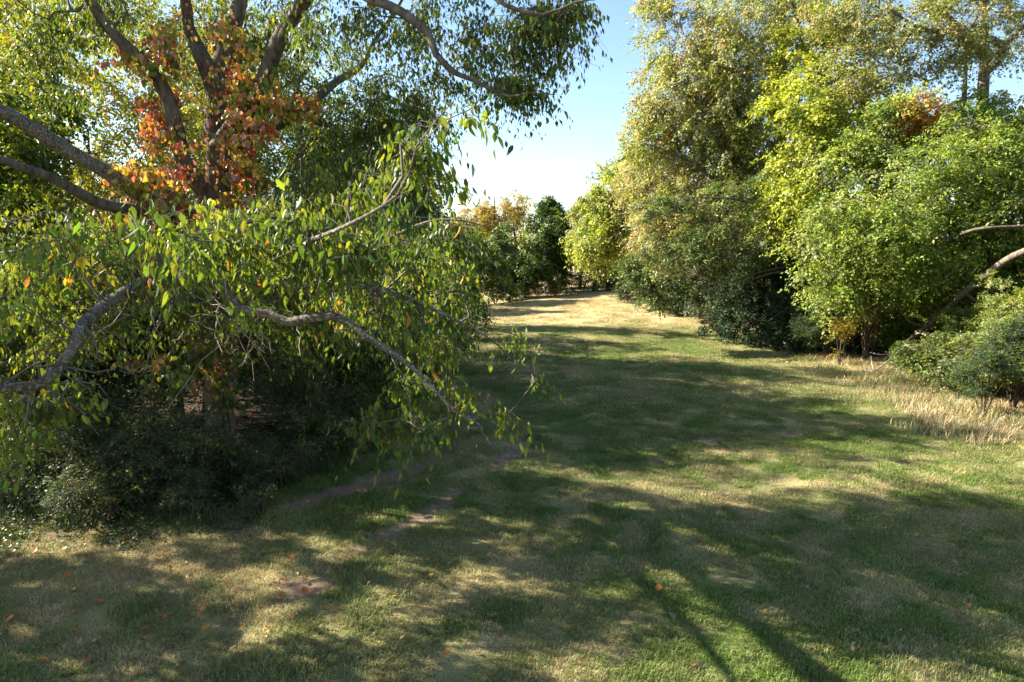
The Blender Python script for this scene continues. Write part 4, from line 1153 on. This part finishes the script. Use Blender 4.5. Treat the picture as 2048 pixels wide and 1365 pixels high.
shrub('shrub', 'reddish brown leaved shrub under the right trees', sr[0], sr[1], .7, 3.3, 36, [(BRN, 3), ((0.25, 0.09, 0.06), 2), (TAN, 1)], 605, leaf=.07, stems=4)

put(S2, 16.2, 17.6, 1.1, 1.5, 'loose shrub just outside the right edge of the view', GS)
put(S1, 15.9, 15.0, 2.1, 1.0, 'blue-green shrub outside the right edge, nearer to the viewer', GS)
put(S2, 16.4, 12.2, 4.1, 1.6, 'loose shrub outside the right edge, nearest to the viewer', GS)

# ------------------------------------------------------------------ far end of the field
GF = 'trees at the far end of the field'
rtree('broadleaf_tree', 'golden thin-leaved tree on the skyline at the far end of the field', 985, 74, 390, 0.22,
      [(960, 440, 74, 130, 110, 3.5, 130), (1030, 420, 73, 80, 80, 2.5, 60), (930, 470, 74, 90, 70, 3, 60)], [((0.48, 0.33, 0.09), 4), (TAN, 3), (YGR, 1.5), (YEL, 2)], 701,
      per=48, length=1.1, leaf=0.17, group=GF, lobe_r=0.36, lobes=14, twigs=.012, fat=1.2)
rtree('broadleaf_tree', 'dark green rounded tree at the centre of the far tree line', 1100, 68, 400, 0.26,
      [(1098, 455, 68, 95, 110, 2.6, 150), (1110, 510, 67, 120, 100, 2.8, 110)], DRK + [(GRN, 2)], 702, per=90, length=.9, leaf=0.17, group=GF)
rtree('broadleaf_tree', 'dull green tree in the far tree line left of the dark one', 1030, 66, 440, 0.22,
      [(1020, 500, 65, 110, 120, 2.6, 110), (1050, 540, 64, 110, 90, 2.4, 90)], [(DGR, 3), (GRN, 3), (PAL, 1.2), ((0.09, 0.1, 0.04), 2)], 703, per=90, length=.9, leaf=0.16, group=GF)
F1 = rtree('broadleaf_tree', 'dull green tree at the left end of the far tree line', 945, 60, 440, 0.22,
           [(930, 520, 59, 120, 140, 2.6, 120), (985, 545, 58, 90, 90, 2.2, 60)], [(DGR, 4), (GRN, 3), (YGR, 1.0)], 704, per=84, length=.9, leaf=0.15, group=GF)
copy_tree(F1, gb(870, 52), 2.0, .85, 'dark tree at the left end of the sunlit field, behind leaf tips', GF)
copy_tree(F1, gb(1160, 71), 1.0, .8, 'dark tree in the far corner, in front of the pale tree', GF)
copy_tree(F1, gb(1230, 72), 4.0, .8, 'dark tree right of the far corner, under the bright crowns', GF)
H1 = shrub('shrub', 'dark shrub at the foot of the far tree line, left end', 0, 62, 2.6, 2.8, 120, DRK, 705, group='dark shrubs under the far tree line', leaf=.14, length=.7, per=60)
H1.location = gb(990, 61.5); 
for px, Y, sc, lb_ in ((1050, 63.5, 1.0, 'dark shrub behind the brush pile'), (1110, 65, 1.0, 'dark shrub right of the brush pile'), (1165, 66.5, .95, 'dark shrub in the far corner shade'), (1215, 66, .95, 'dark shrub at the right end of the far shade'),
                       (930, 56, 1.0, 'dark shrub at the left end of the bright field'), (880, 47, .8, 'dark shrub half hidden by hanging leaf tips')):
    copy_tree(H1, gb(px, Y), px * .1, sc, lb_, 'dark shrubs under the far tree line')

# wood that closes the view behind all the edge trees
def far_wood():
    rng = np.random.default_rng(900)
    C = []
    for _ in range(90):
        side = rng.random()
        if side < .36: x, y = rng.uniform(-62, -24), rng.uniform(24, 80)
        elif side < .8: x, y = rng.uniform(20, 50), rng.uniform(14, 88)
        else: x, y = rng.uniform(-45, 34), rng.uniform(82, 100)
        hh = rng.uniform(9, 15) if x > 12 else rng.uniform(7, 12)
        if x < -15: hh = rng.uniform(5, 8)
        if y > 80: hh = 7.5
        z = float(gh(x, y))
        C.append((x, y, z + hh * .52, 3.4, 3.4, hh * .5, 46))
    env = crown_clusters(C, rng, 7, .5, .2)
    P, D, N, Ln, Wd, tw = sprays(env, env.mean(0), rng, 16, 4, 1.3, .4, .3, .6, .5, .7, 0)
    t = palette_pick([(DGR, 2), (GRN, 4), (YGR, 3), (PAL, 2)], len(env), 16, rng)
    o = add('distant_wood', leaves_simple(P, D, N, Ln, Wd, t, M_LEAF, 'distant_wood')); tag(o, 'mass of woodland behind the trees round the meadow', 'woodland', kind='stuff')


far_wood()


# ------------------------------------------------------------------ small things
def grass_blades(name, label, pts, h, spread, nb, col, seed, wdt=0.008, lean=.5, kind='stuff', cat='dry grass'):
    rng = np.random.default_rng(seed)
    V = []; F = []; T = []; o = 0
    for i, (x, y) in enumerate(pts):
        v, f, t = blades(nb, spread, h * rng.uniform(.6, 1.25), wdt, rng, lean)
        v = v + np.array([x, y, float(ground_z(np.array([x]), np.array([y]))[0])])
        c = np.array(col[rng.integers(len(col))]) * rng.uniform(.8, 1.2)
        V.append(v); F.append(f + o); T.append(t * c); o += len(v)
    me = mesh_from(name, np.concatenate(V), np.concatenate(F), 3, M_BLADE, np.clip(np.concatenate(T), 0, .9))
    ob = add(name, me); tag(ob, label, cat, kind=kind)
    return ob


M_BLADE = leaf_mat('dry_blade', .35, .7, .15, (1.1, 1.0, .8))
rng = np.random.default_rng(77)
pts = []
for _ in range(260):
    t = rng.random()
    if t < .6:
        y = rng.uniform(16.5, 27); x = 13.3 + rng.normal(0, 1.0) + .03 * (y - 20)
    elif t < .85:
        y = rng.uniform(27, 40); x = 13.7 + rng.normal(0, .6)
    else:
        y = rng.uniform(40, 60); x = 13.4 - (y - 40) * .2 + rng.normal(0, .5)
    pts.append((x, y))
grass_blades('tall_dry_grass', 'tall straw-coloured dry grass along the right edge of the lawn', pts, .27, .55, 80, [(0.55, 0.44, 0.27), (0.48, 0.38, 0.22), (0.38, 0.31, 0.16), (0.25, 0.25, 0.11), (.12, .17, .05)], 78, .014, 1.0)
pts = []
while len(pts) < 230:
    px, Y = rng.uniform(-60, 700), rng.uniform(11.3, 16.5)
    if Y > 11.6 + max(0, (px - 430) * .017) + .5 * math.sin(px * .03) and Y < 14.2 + max(0, (px - 430) * .012): pts.append(((px - 1024) / 1365.3 * Y, Y))
grass_blades('undergrowth_weeds', 'rough weeds and long grass where the left thicket meets the lawn', pts, .27, .36, 46, [(0.06, 0.10, 0.03), (0.10, 0.13, 0.05), (0.2, 0.17, 0.10), (0.05, 0.08, 0.03)], 79, .012, 1.0, cat='weeds')
pts = [(-4.4 + rng.normal(0, .35) - .03 * (Y - 14), Y) for Y in rng.uniform(14, 34, 200)]
grass_blades('edge_grass', 'long shaded grass along the left lawn edge', pts, .35, .35, 40, [(0.06, 0.10, 0.03), (0.09, 0.12, 0.04), (0.15, 0.14, 0.07)], 80, .012, .7, cat='grass')


def bush_clump(name, label, cat, px, Y, pal, seed, n=14, h=.55, R=.35, leaf=.05, group=None, **kw):
    x = (px - 1024) / 1365.3 * Y
    return shrub(name, label, x, Y, R, h, n, pal, seed, cat=cat, group=group, leaf=leaf, length=.2, per=40, stems=4, **kw)


# ground plants with pale leaves at the thicket edge
for i, (px, Y, lb_) in enumerate([(175, 11.7, 'pale leafy weed at the left lawn edge'), (235, 12.2, 'grey-green weed left of the big trunk'), (455, 12.6, 'leafy weed in front of the big trunk'), (500, 12.0, 'green weed at the corner of the thicket by the dirt track'), (70, 12.0, 'leafy weed nearest the left picture edge')]):
    bush_clump('weed', lb_, 'weed', px, Y, [((0.10, 0.14, 0.07), 3), (GRN, 3), (PAL, 1)], 620 + i, n=16, h=.6, R=.4)
# broad-leaved ground cover round the foot of the thicket
rng = np.random.default_rng(90)
n = 26000
px = rng.uniform(-80, 760, n); Y = rng.uniform(10.7, 17.5, n)
edge = 11.0 + np.maximum(0, (px - 430) * .016) + .5 * np.sin(px * .023)
x = (px - 1024) / 1365.3 * Y
dens = fbm(x, Y, .7, 95, 3)
ok = (Y > edge + (dens - .5) * 1.8) & (rng.random(n) < np.clip((dens - .3) * 3, .1, 1)); x = x[ok]; Y = Y[ok]; dens = dens[ok]; e = edge[ok]; n = len(x)
hgt = np.clip((Y - e) * .28, .03, .5) * np.clip(dens * 1.6 - .3, .15, 1.1)
P = np.stack([x, Y, ground_z(x, Y) + hgt * rng.random(n) ** .6 + .015], -1)
a = rng.uniform(0, 6.28, n); D = nrm(np.stack([np.cos(a), np.sin(a), rng.normal(0, .4, n)], -1)); Nn = nrm(np.array([0, 0, 1.]) + rng.standard_normal((n, 3)) * .45)
t = palette_pick([(DGR, 4), (GRN, 3), ((0.10, 0.14, 0.07), 2), ((.22, .2, .1), .7), (BRN, .5)], n, 1, rng, .2)
sz = rng.uniform(.04, .085, n)
o = add('ground_cover', leaves_simple(P, D, Nn, sz, sz * .65, t, M_LEAF, 'ground_cover')); tag(o, 'low leafy ground cover along the foot of the left thicket', 'ground cover', kind='stuff')
# white flowers
rng = np.random.default_rng(81)
WF = plain_mat('white_petal', (0.75, 0.75, 0.72), .6)
for i, (px, py, Y, lb_) in enumerate([(650, 912, 15.2, 'white flowering weed beside the dirt track, taller one'), (597, 933, 14.9, 'white flowering weed nearest the big trunk'), (668, 922, 15.4, 'white flowering weed farthest from the big trunk')]):
    p = at(px, py, Y); b = np.array([p[0], p[1], float(gh(p[0], p[1]))])
    r = empty('flowering_weed', b); tag(r, lb_, 'flower', 'white flowering weeds')
    V, F = tube(*smooth_path([b, b + (p - b) * .5 + [.03, 0, 0], p], [.008, .006, .004], .1), 5, rng)
    add('stem', mesh_from('stem', V - b, F, 4, M_TWIG), r)
    n = 26; c = p + rng.standard_normal((n, 3)) * .045
    D = nrm(rng.standard_normal((n, 3))); Nn = nrm(rng.standard_normal((n, 3)))
    add('blossom', leaves_simple(c - b, D, Nn, np.full(n, .035), np.full(n, .03), np.ones((n, 3)), WF, 'blossom'), r)

# dead branches lying at the right lawn edge
def stick(label, pts, rad, side=(), mat=None):
    P = [gpt(*p[:2]) + np.array([0, 0, p[2]]) for p in pts]
    b = P[0].copy(); r = empty('fallen_branch', b); tag(r, label, 'branch', 'fallen branches at the right lawn edge')
    V, F = tube(*smooth_path(P, rad, .1), 7, rng); add('stem', mesh_from('stem', V - b, F, 4, mat or M_DEAD), r)
    for q in side:
        Q = [gpt(*p[:2]) + np.array([0, 0, p[2]]) for p in q]
        V, F = tube(*smooth_path(Q, [.02, .014, .006], .1), 6, rng); add('side_branch', mesh_from('side_branch', V - b, F, 4, mat or M_DEAD), r)


stick('pale forked dead branch in front of the leaning trunk', [(1726, 742, .05), (1748, 748, .12), (1775, 735, .25), (1792, 722, .3)], [.014, .03, .03, .015], [[(1748, 748, .12), (1742, 742, .3), (1740, 738, .5)]])
stick('grey fallen branch lying in the shade left of the yellow sapling', [(1578, 684, .08), (1592, 693, .06), (1612, 696, .05), (1640, 702, .12)], [.03, .04, .035, .02])
stick('white dead branch lying level in front of the leaning trunk', [(1738, 722, .35), (1760, 724, .3), (1785, 722, .3)], [.02, .025, .015])

# brush pile at the far end
rng = np.random.default_rng(82)
b = gpt(1098, 590); b = np.array([b[0], b[1], float(gh(b[0], b[1]))])
r = empty('brush_pile', b); tag(r, 'low grey-brown pile of cut brush at the far end of the sunlit field', 'brush pile')
A = b + rng.standard_normal((90, 3)) * [1.6, .6, .2] + [0, 0, .35]; A[:, 2] = np.maximum(A[:, 2], b[2] + .05)
d = nrm(rng.standard_normal((90, 3)) * [1, .6, .35]); Bq = A + d * rng.uniform(.5, 1.4, (90, 1)); Bq[:, 2] = np.maximum(Bq[:, 2], b[2] + .05)
V, F = frusta(A - b, Bq - b, np.full(90, .03), np.full(90, .012), 4)
k = mesh_from('twigs', V, F, 4, plain_mat('cut_brush', (.26, .17, .12))); k = add('twigs', k, r); k['kind'] = 'stuff'

# bare hanging twigs below the low left limbs (dead vine)
rng = np.random.default_rng(83)
vb = at(200, 520, 8.5)
A = []; Bs = []
for _ in range(60):
    px, py = rng.choice([[90, 520], [250, 560], [330, 650], [520, 600], [420, 630], [200, 480]]) + rng.normal(0, 45, 2)
    Yq = rng.uniform(7.2, 9.5); p = at(px, py, Yq); dd = rng.standard_normal(3) * [.5, .3, .25] + [0, 0, -.12]
    for s in range(6):
        q = p + dd * .17 + rng.standard_normal(3) * .03; A.append(p); Bs.append(q); dd = dd + rng.standard_normal(3) * .16 + [0, 0, -.05]; p = q
A = np.array(A); Bs = np.array(Bs)
V, F = frusta(A - vb, Bs - vb, np.full(len(A), .006), np.full(len(A), .005), 3)
o = add('dead_twigs', mesh_from('dead_twigs', V, F, 4, plain_mat('pale_twig', (.24, .18, .14))), None, vb)
tag(o, 'tangle of bare grey twigs hanging among the low limbs at left', 'twigs', kind='stuff')

# ------------------------------------------------------------------ fallen leaves
rng = np.random.default_rng(84)
def leaf_proto(c, curl):
    return leaves_fine(np.array([[-.5, 0, 0.]]), np.array([[1., 0, 0]]), np.array([[0, 0, 1.]]), np.ones(1), np.array([.8]), np.array([c]), M_VINE, 'fallen_leaf', np.array([curl]))


FL = {'orange': leaf_proto((.55, .19, .035), -.3), 'yellow': leaf_proto((.6, .38, .05), -.25), 'brown': leaf_proto((.30, .16, .08), .4), 'tan': leaf_proto((.38, .27, .17), .35)}
spots = [(412, 1258, 'yellow', .15), (565, 1112, 'orange', .13), (583, 1116, 'orange', .11), (575, 1122, 'brown', .1), (610, 1192, 'orange', .13), (560, 1203, 'orange', .13), (255, 1145, 'orange', .1), (135, 1160, 'orange', .12),
         (70, 1105, 'orange', .12), (22, 1247, 'orange', .15), (55, 1280, 'orange', .11), (110, 1250, 'tan', .12), (200, 1210, 'orange', .1), (148, 1187, 'yellow', .1), (175, 1325, 'brown', .13), (185, 1288, 'tan', .12), (135, 1348, 'tan', .12),
         (345, 1270, 'brown', .12), (288, 1263, 'orange', .11), (342, 1183, 'tan', .1), (558, 1293, 'tan', .12), (630, 1297, 'brown', .12), (440, 1330, 'tan', .1), (896, 1316, 'orange', .1), (805, 1283, 'tan', .1), (1003, 1265, 'tan', .1), (862, 1157, 'yellow', .1),
         (1316, 1190, 'orange', .12), (1345, 1240, 'tan', .15), (1385, 1330, 'brown', .13), (1400, 1335, 'tan', .13), (1105, 1202, 'brown', .11), (450, 1105, 'orange', .1), (225, 1068, 'orange', .1), (130, 1100, 'yellow', .1), (690, 1150, 'orange', .09),
         (40, 1205, 'tan', .12), (150, 1270, 'orange', .12), (90, 1328, 'orange', .11), (245, 1320, 'tan', .09), (405, 1210, 'orange', .1), (330, 1235, 'orange', .1), (480, 1215, 'tan', .1), (720, 985, 'orange', .1), (675, 1028, 'orange', .1), (560, 1062, 'brown', .12)]
for i, (px, py, c, s) in enumerate(spots):
    g = gpt(px, py)
    o = bpy.data.objects.new('fallen_leaf', FL[c]); COL.objects.link(o)
    o.location = (g[0], g[1], float(ground_z(g[:1], g[1:2])[0]) + .045); o.scale = (s * .95,) * 3
    o.rotation_euler = (rng.uniform(-.4, .4) - .2, rng.uniform(-.4, .4), rng.uniform(0, 6.28))
    zone = 'in the lower left corner of the lawn' if px < 450 and py > 1170 else 'below the shrubs of the left thicket' if px < 450 else 'beside the dirt track left of centre' if px < 800 else 'on the open lawn right of the dirt track'
    tag(o, c + ' fallen leaf lying ' + zone, 'leaf', c + ' fallen leaves ' + zone)
n = 5200
x = rng.uniform(-9.5, 8, n); y = rng.uniform(7, 17, n); ok = (rng.random(n) < np.clip(np.where(x < -1.5, .75, .12) + .5 * (y > 9.8) * (x < -4), 0, 1)); x = x[ok]; y = y[ok]; n = len(x)
P = np.stack([x, y, ground_z(x, y) + .03], -1); a = rng.uniform(0, 6.28, n); D = nrm(np.stack([np.cos(a), np.sin(a), rng.normal(0, .3, n)], -1)); Nn = nrm(np.array([0, 0, 1.]) + rng.standard_normal((n, 3)) * .4)
t = palette_pick([((.45, .18, .05), 3), (BRN, 4), ((.30, .20, .12), 4), (YEL, .7)], n, 1, rng, .2)
sz = rng.uniform(.04, .09, n)
o = add('leaf_litter', leaves_simple(P, D, Nn, sz, sz * .7, t, M_VINE, 'leaf_litter')); tag(o, 'small brown and orange leaves scattered over the grass', 'leaf litter', kind='stuff')
# litter under the left trees
n = 14000
x = rng.uniform(-22, -3.2, n); y = rng.uniform(10.8, 36, n); ok = x < -4.2 - .02 * y + rng.normal(0, .4, n); x = x[ok]; y = y[ok]; n = len(x)
P = np.stack([x, y, ground_z(x, y) + .03], -1); a = rng.uniform(0, 6.28, n); D = nrm(np.stack([np.cos(a), np.sin(a), rng.normal(0, .4, n)], -1)); Nn = nrm(np.array([0, 0, 1.]) + rng.standard_normal((n, 3)) * .5)
t = palette_pick([((.14, .09, .05), 4), (BRN, 2), (DGR, 3), ((.3, .2, .12), 1.5)], n, 1, rng, .2)
sz = rng.uniform(.06, .12, n)
o = add('forest_floor_litter', leaves_simple(P, D, Nn, sz, sz * .7, t, M_VINE, 'forest_floor_litter')); tag(o, 'dark leaf litter on the ground under the left trees', 'leaf litter', kind='stuff')

# a single leaf on the wind in the open sky
p = at(1128, 175, 9)
o = bpy.data.objects.new('drifting_leaf', FL['brown']); COL.objects.link(o); o.location = p; o.scale = (.11, .03, .05); o.rotation_euler = (.2, .12, .1)
tag(o, 'single small brown leaf in the open blue sky beside the overhanging leaf tips', 'leaf')
